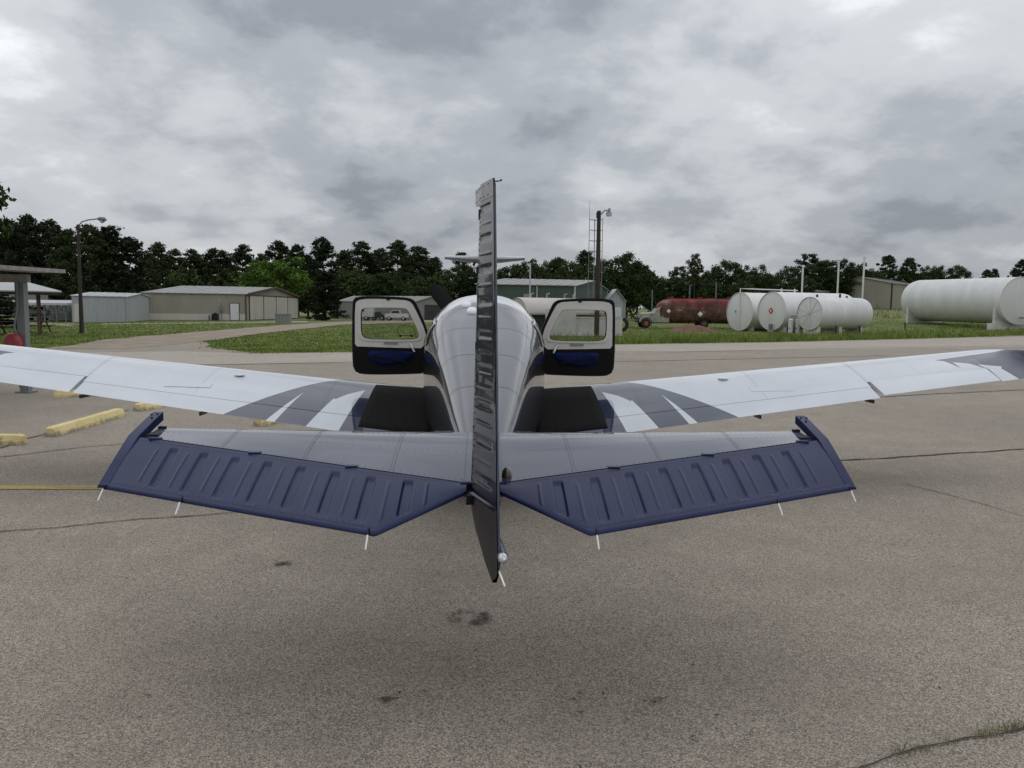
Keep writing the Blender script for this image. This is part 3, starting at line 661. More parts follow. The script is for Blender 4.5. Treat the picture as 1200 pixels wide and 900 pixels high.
for s in (-1, 1):
    side = 'left' if s < 0 else 'right'
    b = MB(); n = 22; xs_ = [.055+1.69*k/24 for k in range(25)]; rr = []
    for x in xs_:
        ts = [(k/n)**1.7 for k in range(n+1)]
        rr.append([Vector((s*stab(x, t)[0], *stab(x, t)[1:])) for t in reversed(ts)] + [Vector((s*stab(x, t, False)[0], *stab(x, t, False)[1:])) for t in ts[1:]])
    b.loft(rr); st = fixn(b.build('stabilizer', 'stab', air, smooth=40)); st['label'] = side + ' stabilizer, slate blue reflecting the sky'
    # skin joints and rivets
    b = MB(); pts = []
    for xj in (.42, .86, 1.30):
        pts += stab_rivet_line(s, lambda u, xj=xj: (xj+.014, .05+.92*u), 24)
    for tt in (.30, .975): pts += stab_rivet_line(s, lambda u, tt=tt: (lerp(.10, 1.70, u), tt), 56)
    pts += stab_rivet_line(s, lambda u: (lerp(.10, 1.70, u), .62), 46); pts += stab_rivet_line(s, lambda u: (.085, .05+.92*u), 26)
    rivets(b, pts, .0036, .0012); b.build('rivets', 'dark_metal', st, kind='stuff')
    for xj in (.42, .86, 1.30):
        b = MB(); b.grid(lambda u, v: (lambda p: (s*p[0], p[1], p[2]+.0010))(stab(xj+.0016*(u-.5), .01+.98*v)), 1, 24); b.build('skin_seam', 'dark_metal', st)
    # elevator
    b = MB(); NX, NS = 380, 34
    X0, X1 = .075, 1.775
    b.grid(lambda u, v: (lambda p: (s*p.x, p.y, p.z))(elev(lerp(X0, X1, u), v*.955)), NX, NS)
    b.grid(lambda u, v: (lambda p: (s*p.x, p.y, p.z))(elev(lerp(X0, X1, u), v, False)), 60, 6)
    b.grid(lambda u, v: tuple(Vector((s*elev(lerp(X0, X1, u), 0)[0], *elev(lerp(X0, X1, u), 0)[1:])).lerp(Vector((s*elev(lerp(X0, X1, u), 0, False)[0], *elev(lerp(X0, X1, u), 0, False)[1:])), v)), 60, 1)
    b.grid(lambda u, v: tuple(Vector((s*elev(X0, u)[0], *elev(X0, u)[1:])).lerp(Vector((s*elev(X0, u, False)[0], *elev(X0, u, False)[1:])), v)), 8, 1)
    el = b.build('elevator', 'elev', air, smooth=50); el['label'] = side + ' elevator, matt navy with stamped ribs, drooping'
    # folded trailing edge
    b = MB()
    def tef(u, v):
        p = elev(lerp(X0, 1.80, u), .95+.075*v); return (s*p.x, p.y, p.z+.0035-.012*v)
    b.grid(tef, 120, 2); o = b.build('trailing_edge_strip', 'elev', el, smooth=20); md = o.modifiers.new('t', 'SOLIDIFY'); md.thickness = .004
    # rivets of the elevator
    b = MB(); pts = []
    for k in range(90):
        x = lerp(.12, 1.74, k/89)
        for sx in (.06,):
            p = elev(x, sx); pts.append(((s*p.x, p.y, p.z), (0, -.3, 1)))
    for k in range(44):
        x = lerp(.46, 1.72, k/43); p = elev(x, .915); pts.append(((s*p.x, p.y, p.z), (0, -.3, 1)))
    for k in range(16):
        x = lerp(.10, .42, k/15); p = elev(x, .88); pts.append(((s*p.x, p.y, p.z), (0, -.3, 1)))
    rivets(b, pts, .0045, .002); b.build('rivets', 'elev', el, kind='stuff')
    # tip horn
    b = MB(); P = [(4.42, 1.213), (4.30, 1.185), (4.10, 1.132), (3.92, 1.035), (3.765, .948)]
    rr = []
    for i, (y, z) in enumerate(P):
        th = .045 if i < 3 else (.035 if i == 3 else .012); xi = 1.772 if i < 3 else 1.778
        rr.append([(s*xi, y, z), (s*1.825, y, z), (s*1.83, y, z-th), (s*xi, y, z-th)])
    b.loft(rr); o = fixn(b.build('balance_horn', 'elev', el, smooth=30))
    for y, z, dx in ((4.385, 1.207, .022), (4.38, 1.206, .052), (4.33, 1.195, .03)): b = MB(); b.tube([(s*(1.768+dx), y, z-.004), (s*(1.768+dx), y, z+.002)], .006, 8); b.build('screw', 'rubber', o)
    b = MB(); b.box((s*1.72, 4.20, 1.118), (.06, .13, .03)); b.box((s*1.735, 4.31, 1.125), (.035, .03, .05)); b.build('tip_fitting', 'dark_metal', st)
    # hinges: brackets bridging the gap
    for xh in (.075, .62, 1.12, 1.68):
        yH, zH = hingep(xh); b = MB(); b.box((s*xh, yH+.004, zH+.001), (.055, .035, .010)); b.build('hinge_bracket', 'elev', el)
    # static wicks
    for xw in ((1.795, 1.36, .46)):
        yT, zT = tep(xw); p = Vector((s*xw, yT-.005, zT)); b = MB(); b.tube([p+Vector((0, .02, .004)), p+Vector((0, -.014, -.012))], .006, 8); w_ = b.build('wick_base', 'rubber', el)
        b = MB(); b.tube([p+Vector((0, -.012, -.010)), p+Vector((s*.002, -.062, -.055))], [.0042, .0036], 8); b.build('static_wick', 'wick', el)
# body between the stabilizers
b = MB(); rr = []
for y, hw, zt, zb in ((4.29, .118, 1.092, .87), (4.1, .10, 1.09, .88), (3.8, .075, 1.062, .90), (3.52, .058, 1.028, .92), (3.44, .04, 1.0, .94)):
    rr.append([(hw*math.copysign(abs(math.sin(k/24*6.283))**.75, math.sin(k/24*6.283)), y, (zt+zb)/2+(zt-zb)/2*math.copysign(abs(math.cos(k/24*6.283))**.75, math.cos(k/24*6.283))) for k in range(24)])
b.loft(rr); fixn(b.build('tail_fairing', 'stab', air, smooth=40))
b = MB(); b.loft([[(dx, y, z) for dx, z in ((-.068, .995), (.068, .995), (.075, .955), (-.075, .955))] for y in (3.37, 3.47)]); b.build('hinge_boot', 'rubber', air)
# fin -----------------------------------------------------------------------------
def yhinge(z): return 3.45+(z-1.0)*(4.13-3.45)/1.4
DEF = R(9.5)
b = MB(); rr = []
for k in range(15):
    z = lerp(1.03, 2.325, k/14); yl = lerp(4.66, 4.44, k/14) + .12*max(0, 1-k/2.5)**2; yt_ = yhinge(z)+.015; hw = lerp(.062, .030, k/14)
    ring = []
    for q in range(25):
        t = abs(q-12)/12; t = t**1.6; sgn = -1 if q < 12 else 1
        th = (.2969*math.sqrt(t*.7)-.126*t*.7-.3516*(t*.7)**2+.2843*(t*.7)**3-.1036*(t*.7)**4)*10
        ring.append((sgn*hw*th, lerp(yl, yt_, t), z))
    rr.append(ring)
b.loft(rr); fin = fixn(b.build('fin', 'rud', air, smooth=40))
b = MB(); pts = []
for s in (-1, 1):
    for k in range(60):
        z = lerp(1.12, 2.3, k/59); pts.append(((s*lerp(.050, .0255, k/59), yhinge(z)+.05, z), (s, 0, 0)))
rivets(b, pts, .005, .003); b.build('rivets', 'navy', fin, kind='stuff')
for s in (-1, 1):
    b = MB(); rr = []
    for k in range(6):
        u = k/5; x = s*lerp(.03, .21, u); y = lerp(4.33, 4.22, u); ch = lerp(.055, .028, u); zz = 2.062+.004*u
        rr.append([(x, y+ch*math.cos(q/12*6.283), zz+lerp(.022, .010, u)*math.sin(q/12*6.283)) for q in range(12)])
    b.loft(rr); b.build('navigation_antenna', 'white', fin, smooth=60)
    b = MB(); b.tube([(s*.05, 4.3, 2.055), (s*.06, 4.28, 2.03)], .007, 6); b.build('antenna_foot', 'dark_metal', fin)
# rudder ---------------------------------------------------------------------------
ZB = [1.075+.152*k for k in range(9)]; ZT = [1.15+.152*k for k in range(8)]
def rud(d, z, side):                          # d: metres aft of the hinge line before deflection
    yte = lerp(2.985, 3.90, (z-.78)/(2.43-.78)) if z > .78 else 2.985+ (.78-z)*.25
    ch = max(.03, yhinge(z)-yte); k = max(0, min(1, d/ch)); hw = lerp(.058, .030, max(0, min(1, (z-.9)/1.5)))
    if z < 1.0: hw *= lerp(1.28, 1.0, (1.0-z)/.27)
    th = lerp(hw, .004, max(0, k)**1.15)
    if z < 1.0:
        kk = max(0., (d-.27*((1.0-z)/.272)**1.6))/.03; th *= math.sqrt(min(1., kk*.6+.4))
    if d < .012 and z >= 1.0: th = hw*.72
    e = sstep(k, .12, .22)*(1-sstep(k, .80, .90)) if z > 1.03 else 0
    for zk in ZB:
        u = abs(z-zk)/.026
        if u < 1: th -= .0042*(1-sstep(u, .3, 1.))*e
    for zk in ZT:
        u = abs(z-zk)/.008
        if u < 1: th += .0018*(1-u*u)*e
    th = max(th, .002)
    x, y = side*th, d
    return (x*math.cos(DEF)+y*math.sin(DEF), yhinge(z)-y*math.cos(DEF)+x*math.sin(DEF), z)
def rud_range(z):
    yte = lerp(2.985, 3.90, (z-.78)/(2.43-.78)) if z > .78 else 2.985 + (.78-z)*.25
    d1 = (yhinge(z)-yte)/math.cos(DEF); d0 = 0.
    if z < 1.0: d0 = .27*((1.0-z)/.272)**1.6
    if z > 2.335: d0 = -.20 + .03*(2.43-z)/.1
    if z < .78: d1 = max(d0+.02, d1-.06*((.78-z)/.055)**2)
    return d0, d1
b = MB(); zs = [.728+.008*k for k in range(9)] + [lerp(.80, 2.334, k/330) for k in range(331)]
zs2 = [2.336, 2.36, 2.40, 2.428]
for side in (-1, 1):
    for Z in (zs, zs2):
        vs_ = []; ND = 18
        for z in Z:
            d0, d1 = rud_range(z); vs_ += [rud(lerp(d0, d1, j/ND), z + (.012*(1-j/ND) if False else 0), side) for j in range(ND+1)]
        w = ND+1; b.add(vs_, [(i*w+j, i*w+j+1, (i+1)*w+j+1, (i+1)*w+j) if side < 0 else (i*w+j, (i+1)*w+j, (i+1)*w+j+1, i*w+j+1) for i in range(len(Z)-1) for j in range(ND)])
# close the front, top and horn faces
for Z in (zs, zs2):
    vs_ = []
    for z in Z: d0, d1 = rud_range(z); vs_ += [rud(d0, z, -1), rud(d0, z, 1)]
    b.add(vs_, [(2*i, 2*i+2, 2*i+3, 2*i+1) for i in range(len(Z)-1)])
    for z in (Z[0], Z[-1]):
        d0, d1 = rud_range(z); lo = [rud(lerp(d0, d1, j/8), z, -1) for j in range(9)]; hi = [rud(lerp(d0, d1, j/8), z, 1) for j in range(9)]
        b.add(lo+hi, [(j, j+1, 10+j, 9+j) for j in range(8)])
rudder = b.build('rudder', 'rud', air, smooth=45)
b = MB(); pts = []
for k in range(46):
    z = lerp(1.05, 2.31, k/45); pts.append((rud(.03, z, -1), (-1, 0, 0))); pts.append((rud(.03, z, 1), (1, 0, 0)))
for z in (2.355, 2.41):
    for d in (-.17, -.12, -.05, .02, .08, .16): pts.append((rud(d, z, -1), (-1, 0, 0)))
rivets(b, pts, .006, .003); b.build('rivets', 'navy', rudder, kind='stuff')
for zk in (1.25, 1.62, 1.98, 2.27):
    b = MB(); p = rud(.0, zk, -1); b.box((p[0]+.004, p[1]+.005, zk), (.03, .04, .05)); b.build('hinge_bracket', 'dark_metal', rudder)
# trailing edge bead, drain light, wicks
b = MB(); b.tube([rud(rud_range(z)[1]-.002, z, 1) for z in [.80+.05*k for k in range(33)]], .0055, 6); b.build('trailing_edge_strip', 'navy', rudder, smooth=60)
p = Vector(rud(rud_range(.85)[1]-.03, .838, 1)); b = MB()
b.tube([p+Vector((-.004, .16, .035)), p+Vector((.008, .03, .012)), p+Vector((.014, -.035, 0))], [.005, .020, .022], 14); b.build('tail_light_fairing', 'navy', rudder, smooth=50)
b = MB(); b.tube([p+Vector((.014, -.034, 0)), p+Vector((.0155, -.06, -.003)), p+Vector((.016, -.074, -.005)), p+Vector((.016, -.079, -.006))], [.020, .019, .012, .003], 14); b.build('tail_light', 'lens', rudder, smooth=60)
p = Vector(rud(rud_range(.79)[1], .785, 1)); b = MB(); b.tube([p+Vector((0, .01, 0)), p+Vector((.02, -.10, -.02))], [.0042, .0036], 8); b.build('static_wick', 'wick', rudder)
p = Vector(rud(rud_range(2.40)[1], 2.41, 1)); b = MB(); b.tube([p, p+Vector((.022, -.04, -.004)), p+Vector((.03, -.055, -.002))], [.004, .003, .005], 8); b.build('static_wick', 'dark_metal', rudder)
# small dark dome beside the rudder
p = at(594, 563, 3.58); b = MB(); b.tube([p+Vector((0, 0, -.01)), p+Vector((0, 0, .02)), p+Vector((0, 0, .045)), p+Vector((0, 0, .058)), p+Vector((0, 0, .062))], [.024, .024, .021, .012, .002], 16); b.build('beacon', 'amber', air, smooth=60)

# doors -------------------------------------------------------------------------------
def resample(poly, n, c):
    P = [Vector((x, z)) for x, z in poly]; out_ = []
    for k in range(n):                        # cast from the centre: same angle -> matched loops
        a = k/n*2*math.pi; d = Vector((math.cos(a), math.sin(a))); best = None
        for i in range(len(P)):
            p, q = P[i]-c, P[(i+1) % len(P)]-c; e_ = q-p; den = d.x*e_.y-d.y*e_.x
            if abs(den) < 1e-9: continue
            t = (p.x*e_.y-p.y*e_.x)/den; u = (p.x*d.y-p.y*d.x)/den
            if t > 0 and -1e-6 <= u <= 1+1e-6 and (best is None or t > best): best = t
        out_.append((c.x+d.x*best, c.y+d.y*best))
    return out_
def ring_plate(b, outer, inner, y0, y1, n=72):
    c = Vector((sum(p[0] for p in inner)/len(inner), sum(p[1] for p in inner)/len(inner)))
    O, I = resample(outer, n, c), resample(inner, n, c)
    L_ = [(O, y0), (O, y1), (I, y1), (I, y0)]
    vs_ = [(x, y, z) for loop, y in L_ for x, z in loop]
    fs_ = [(a*n+k, a*n+(k+1) % n, ((a+1) % 4)*n+(k+1) % n, ((a+1) % 4)*n+k) for a in range(4) for k in range(n)]
    b.add(vs_, fs_)
YD = 8.5
def dl(px, py): p = at(px, py, YD); return (-p.x-.03, p.z)       # left-door pixel -> (distance from centreline, height)
out_d = chaikin([dl(409.5, 352), dl(413, 347.8), dl(430, 346.6), dl(470, 348), dl(482, 350.5), dl(487, 360), dl(499.5, 391), dl(496, 404), dl(494.5, 437), dl(489, 438.2), dl(424, 439.3), dl(412, 436), dl(409.5, 424)], 2)
win_d = chaikin([dl(419.3, 362.5), dl(422, 360.5), dl(450, 360.2), dl(473, 360.6), dl(476, 364), dl(488.5, 390), dl(488.5, 396), dl(484, 398), dl(450, 398.2), dl(426, 397.7), dl(420.5, 394), dl(419.3, 386)], 2)
trim_o = chaikin([dl(413, 356), dl(416, 351.5), dl(430, 349.9), dl(470, 351.4), dl(478, 353.5), dl(482, 359), dl(497, 391), dl(493.5, 400), dl(493.3, 407.4), dl(489, 408), dl(450, 407), dl(417, 405.8), dl(413, 405.6), dl(413, 400)], 1)
low_o = chaikin([dl(413, 407), dl(450, 408), dl(493, 409), dl(492.5, 433), dl(488, 436), dl(426, 437), dl(415, 433), dl(413, 424)], 1)
blue_o = chaikin([dl(427, 412), dl(440, 410.3), dl(470, 411.3), dl(483, 412), dl(482, 417), dl(475, 423), dl(455, 428), dl(440, 427), dl(431, 421)], 2)
for s in (-1, 1):
    S = lambda pl: [(s*x, z) for x, z in pl]
    d_ = MB(); ring_plate(d_, S(out_d), S(win_d), YD-.012, YD+.035); door = fixn(d_.build('door', 'black_gloss', air, smooth=30)); door['label'] = ('left' if s < 0 else 'right') + ' cabin door swung open, cream above and blue below inside'
    b = MB(); ring_plate(b, S(trim_o), S(win_d), YD-.022, YD-.011); fixn(b.build('trim_panel', 'cream', door, smooth=30))
    # a raised cream lip round the window
    b = MB(); n_ = 72; c_ = Vector((s*sum(p[0] for p in win_d)/len(win_d), sum(p[1] for p in win_d)/len(win_d))); wn = resample(S(win_d), n_, c_)
    big = [((x-c_.x)*1.09+c_.x, (z-c_.y)*1.11+c_.y) for x, z in wn]; ring_plate(b, big, [((x-c_.x)*.985+c_.x, (z-c_.y)*.985+c_.y) for x, z in wn], YD-.030, YD-.021); fixn(b.build('window_lip', 'cream', door, smooth=40))
    b = MB(); ring_plate(b, [((x-c_.x)*1.0+c_.x, (z-c_.y)*1.0+c_.y) for x, z in wn], [((x-c_.x)*.965+c_.x, (z-c_.y)*.965+c_.y) for x, z in wn], YD-.0, YD+.012); fixn(b.build('window_seal', 'rubber', door))
    b = MB(); b.add([(x, YD+.008, z) for x, z in wn], [tuple(range(n_))]); b.build('window_pane', 'glass', door)
    b = MB(); b.prism(S(low_o), YD-.020, YD-.0115); fixn(b.build('lower_panel', 'leather_black', door))
    b = MB(); bo = S(blue_o); cb = (sum(p[0] for p in bo)/len(bo), sum(p[1] for p in bo)/len(bo))
    b.loft([[(cb[0]+(x-cb[0])*k, y, cb[1]+(z-cb[1])*k) for x, z in bo] for k, y in ((1, YD-.019), (1, YD-.030), (.92, YD-.040), (.6, YD-.043))]); pocket = fixn(b.build('blue_insert', 'leather_blue', door, smooth=50))
    q0, q1 = dl(434, 417), dl(474, 424); b = MB(); b.bar((s*q0[0], YD-.045, q0[1]), (s*q1[0], YD-.045, q1[1]), .022, .02); b.build('arm_rest', 'leather_black', pocket)
    q0 = dl(455, 401.8); b = MB(); b.box((s*q0[0], YD-.026, q0[1]), (.145, .012, .022)); b.build('vent_grille', 'grey_plastic', door)
    q0, q1 = dl(478, 402.5), dl(483, 412); b = MB(); b.tube([(s*q0[0], YD-.022, q0[1]), (s*q0[0], YD-.05, q0[1]), (s*q1[0], YD-.06, q1[1])], [.010, .010, .012], 8); b.build('door_handle', 'metal', door, smooth=50)
    q0 = dl(452, 351); b = MB(); b.box((s*q0[0], YD-.024, q0[1]), (.035, .012, .016)); b.build('latch', 'rubber', door)
    if s < 0:                                  # small storm window in the left pane
        sw = chaikin([dl(463, 383), dl(466, 381.3), dl(479, 381.5), dl(482, 384), dl(484.5, 391), dl(483, 393.4), dl(464, 393.2), dl(462.5, 391)], 1)
        sw = [(-x, z) for x, z in sw]; cc = (sum(p[0] for p in sw)/len(sw), sum(p[1] for p in sw)/len(sw))
        b = MB(); ring_plate(b, sw, [((x-cc[0])*.95+cc[0], (z-cc[1])*.93+cc[1]) for x, z in sw], YD-.002, YD+.006, 48); fixn(b.build('storm_window_frame', 'rubber', door))
        for px in (466, 479): q = dl(px, 393.6); b = MB(); b.tube([(-q[0], YD+.006, q[1]), (-q[0], YD-.012, q[1])], .013, 10); b.build('storm_window_latch', 'rubber', door)
    for zz in (1.2, 1.45):
        b = MB(); b.box((s*.60, YD+.02, zz), (.06, .05, .05)); b.build('door_hinge', 'dark_metal', door)

# ================================================================== APRON FURNITURE
def wheel_stop(p0, p1, label):
    p0, p1 = Vector((p0[0], p0[1], 0)), Vector((p1[0], p1[1], 0)); d = (p1-p0).normalized(); n = Vector((-d.y, d.x, 0)); L_ = (p1-p0).length
    b = MB(); prof = [(-.10, .0), (-.097, .055), (-.062, .126), (-.055, .130), (.055, .130), (.062, .126), (.097, .055), (.10, .0)]
    rr = []; n_ = 40
    for k in range(n_+1):
        u = k/n_; e = min(u, 1-u)*L_; tp = min(1, e/.05)
        rr.append([p0+d*(u*L_)+n*(w*(.82+.18*tp) + .004*mnoise.noise(Vector((u*30, w*40, L_+p0.x)))) + Vector((0, 0, h*(.86+.14*tp)*(1+.025*mnoise.noise(Vector((u*22, w*30, 4+p0.y)))))) for w, h in prof])
    b.loft(rr); o = b.build('wheel_stop', 'stop_yellow', smooth=18, loc=tuple(p0)); fixn(o)
    return tag(o, label, 'wheel stop', 'yellow concrete wheel stops on the apron')
wheel_stop(gp(59, 512), gp(141, 487.5), 'long yellow concrete wheel stop nearest the left wing, chipped side facing')
q = gp(28, 521); wheel_stop((q[0]-1.7, q[1]+.06), (q[0]+.0, q[1]), 'yellow concrete wheel stop cut off by the left picture edge')
q = gp(161, 482); wheel_stop(q, (q[0]+.35, q[1]+1.8), 'short-looking wheel stop half hidden under the left wing trailing edge')
wheel_stop(gp(64, 465.5), gp(116, 464), 'flat yellow wheel stop in shade below the left wing tip')
q = gp(310, 500); wheel_stop((q[0]-.1, q[1]), (q[0]+.5, q[1]+1.7), 'yellow wheel stop peeking between left wing and tailplane')

# open fuel shelter, left edge
sh = thing('shelter', 'open shelter with layered grey roof edge at the left picture edge', 'shelter', (-9.6, 16.6, 0))
A = gz(31, 460); px_, py_ = A.x, A.y
top = at(22, 331, py_).z
b = MB(); b.box((px_, py_, top/2), (.16, .16, top)); post = b.build('post', 'grey_steel', sh); b = MB(); b.box((px_, py_, .02), (.3, .3, .03)); b.build('base_plate', 'grey_steel', post)
b = MB(); b.box((px_-4.2, py_, top/2), (.16, .16, top)); b.build('post', 'grey_steel', sh)
b = MB(); b.box((px_-.4, py_-4.4, top/2), (.16, .16, top)); b.build('post', 'grey_steel', sh)
z1 = at(20, 321.5, py_).z; b = MB(); b.box((px_-2.2, py_, (top+z1)/2), (4.7, .14, z1-top-.004)); b.build('beam', 'grey_board', sh)
b = MB(); b.box((px_-2.6, py_-4.4, (top+z1)/2), (4.7, .14, z1-top-.004)); b.build('beam', 'grey_board', sh)
xr = at(68, 317, py_).x
for k in range(5):                              # stepped roof boards
    xa, xb = xr-.62*k-.62, xr-.62*k+.02; zz = lerp(at(66, 319.5, py_).z, at(66, 319.5, py_).z+.15, k/4)
    b = MB(); b.loft([[(xa, py_+.25, zz), (xb, py_+.25, zz), (xb-1.1, py_-5, zz), (xa-1.1, py_-5, zz)], [(xa, py_+.25, zz+.075), (xb, py_+.25, zz+.075), (xb-1.1, py_-5, zz+.075), (xa-1.1, py_-5, zz+.075)]]); b.build('roof_board', 'grey_board', sh)

b = MB(); b.tube([(px_-.02, py_-.12, top), (px_-.03, py_-.12, 1.7), (px_-.1, py_-.14, 1.35), (px_+.02, py_-.18, .9), (px_+.1, py_-.14, .45), (px_+.05, py_-.12, .05)], .018, 8); b.build('hose', 'grey_steel', sh, smooth=60)
b = MB(); b.tube([(px_-.11, py_, .1), (px_-.11, py_, top)], .025, 8); b.build('conduit', 'rubber', sh, smooth=60)
c = at(16, 400, 16.3); b = MB(); rr = []
for z, sx_, sy_ in ((c.z-.20, .14, .12), (c.z-.17, .165, .14), (c.z-.05, .175, .155), (c.z+.06, .165, .15), (c.z+.14, .12, .11), (c.z+.17, .05, .05)):
    rr.append([(c.x+sx_*math.copysign(abs(math.cos(q/16*6.283))**.7, math.cos(q/16*6.283))*(1+.05*mnoise.noise(Vector((q, z*4, 0)))), c.y+sy_*math.copysign(abs(math.sin(q/16*6.283))**.7, math.sin(q/16*6.283)), z) for q in range(16)])
b.loft(rr); tag(fixn(b.build('covered_pump', 'red_canvas', smooth=50)), 'red vinyl cover over a small pump beside the shelter post', 'cover')

# second open shelter with picnic table
s2 = thing('picnic_shelter', 'open picnic shelter with white gable roof and brown post on the grass', 'shelter', (-27, 47, 0))
P0 = gz(46, 393.2); zt = at(46, 342.5, P0.y).z; xr = at(73, 341.5, P0.y).x
xr = at(72.5, 341.5, P0.y-.3).x; F0 = Vector((xr, P0.y-.3, 0)); e2_ = Vector((xr, P0.y-.3, 0)).normalized(); e1_ = Vector((-e2_.y, e2_.x, 0))
SH = lambda a, b_, z: tuple(F0+e1_*a+e2_*b_+Vector((0, 0, z)))
da = (Vector((P0.x, P0.y, 0))-F0).dot(e1_); db = (Vector((P0.x, P0.y, 0))-F0).dot(e2_)
for a_, b_ in ((da, db), (da+5., db), (da, db+3.6), (da+5., db+3.6)): p = SH(a_, b_, zt/2); b = MB(); b.box(p, (.14, .14, zt), (e1_, e2_, Vector((0, 0, 1)))); b.build('post', 'brown_trim', s2)
Wd, Dp, zr = 8.0, 5.0, zt+.75
for P in ([SH(0, 0, zt), SH(Wd, 0, zt), SH(Wd-2.5, Dp/2, zr), SH(2.5, Dp/2, zr)], [SH(0, 0, zt), SH(0, Dp, zt), SH(2.5, Dp/2, zr)], [SH(0, Dp, zt), SH(Wd, Dp, zt), SH(Wd-2.5, Dp/2, zr), SH(2.5, Dp/2, zr)], [SH(Wd, Dp, zt), SH(Wd, 0, zt), SH(Wd-2.5, Dp/2, zr)]):
    b = MB(); b.loft([P, [(x, y, z+.07) for x, y, z in P]]); fixn(b.build('roof_slope', 'white_roof', s2))
b = MB(); b.bar(SH(.1, .1, zt-.08), SH(Wd-.1, .1, zt-.08), .08, .16); b.build('beam', 'dark_wood', s2)
b = MB(); b.bar(SH(.1, .2, zt-.08), SH(.1, Dp-.1, zt-.08), .08, .16); b.build('beam', 'dark_wood', s2)
def picnic(x, y, label):
    t_ = thing('picnic_table', label, 'table', (x, y, 0), 'dark picnic tables by the shelter')
    b = MB(); [b.box((x, y-.3+.15*k, .74), (1.8, .14, .04)) for k in range(5)]; b.build('tabletop', 'dark_wood', t_)
    for s in (-1, 1):
        b = MB(); b.box((x, y+s*.72, .44), (1.8, .26, .04)); b.build('bench_seat', 'dark_wood', t_)
        b = MB(); b.bar((x+s*.65, y-.72, 0), (x+s*.65, y-.2, .72), .05, .09); b.bar((x+s*.65, y+.72, 0), (x+s*.65, y+.2, .72), .05, .09); b.bar((x+s*.65, y-.75, .40), (x+s*.65, y+.75, .40), .05, .09); b.build('trestle', 'dark_wood', t_)
q = gz(4, 392); picnic(q.x, q.y+.6, 'dark wooden picnic table under the white-roofed shelter'); q = gz(22, 391); picnic(q.x-.3, q.y+2.2, 'dark picnic table half hidden behind the grey shelter post')

# street lamp
lp = gz(96, 390.5); Yl = lp.y
t_ = thing('street_lamp', 'tall dark street lamp with curved arm beside the pale hangar', 'lamp', (lp.x, lp.y, 0))
tp = at(91.5, 263, Yl); b = MB(); b.tube([(lp.x, Yl, 0), (lp.x+(tp.x-lp.x)*.02, Yl, 2.5), (lp.x+.03, Yl, tp.z)], [.14, .11, .07], 12); b.build('pole', 'wood_pole', t_, smooth=60)
e0, e1 = at(100, 259.5, Yl), at(114, 256.5, Yl); b = MB(); b.tube([(lp.x+.03, Yl, tp.z-.1), (e0.x-.2, Yl, e0.z-.02), (e0.x+.2, Yl, e0.z+.1), (e1.x, Yl, e1.z)], .04, 8); b.build('arm', 'grey_steel', t_, smooth=60)
b = MB(); e2 = at(125, 257, Yl); b.tube([(e1.x, Yl, e1.z), (e1.x+.15, Yl, e1.z), (e2.x-.15, Yl, e2.z-.02), (e2.x, Yl, e2.z-.04)], [.05, .13, .15, .03], 10); hd = b.build('lamp_head', 'grey_steel', t_, smooth=60)
b = MB(); b.tube([((e1.x+e2.x)/2, Yl, e2.z-.08), ((e1.x+e2.x)/2, Yl, e2.z-.2), ((e1.x+e2.x)/2, Yl, e2.z-.24)], [.13, .11, .03], 10); b.build('lamp_glass', 'lamp_glass', hd, smooth=60)

def axis_dir(az): return Vector((math.sin(R(az)), math.cos(R(az)), 0))
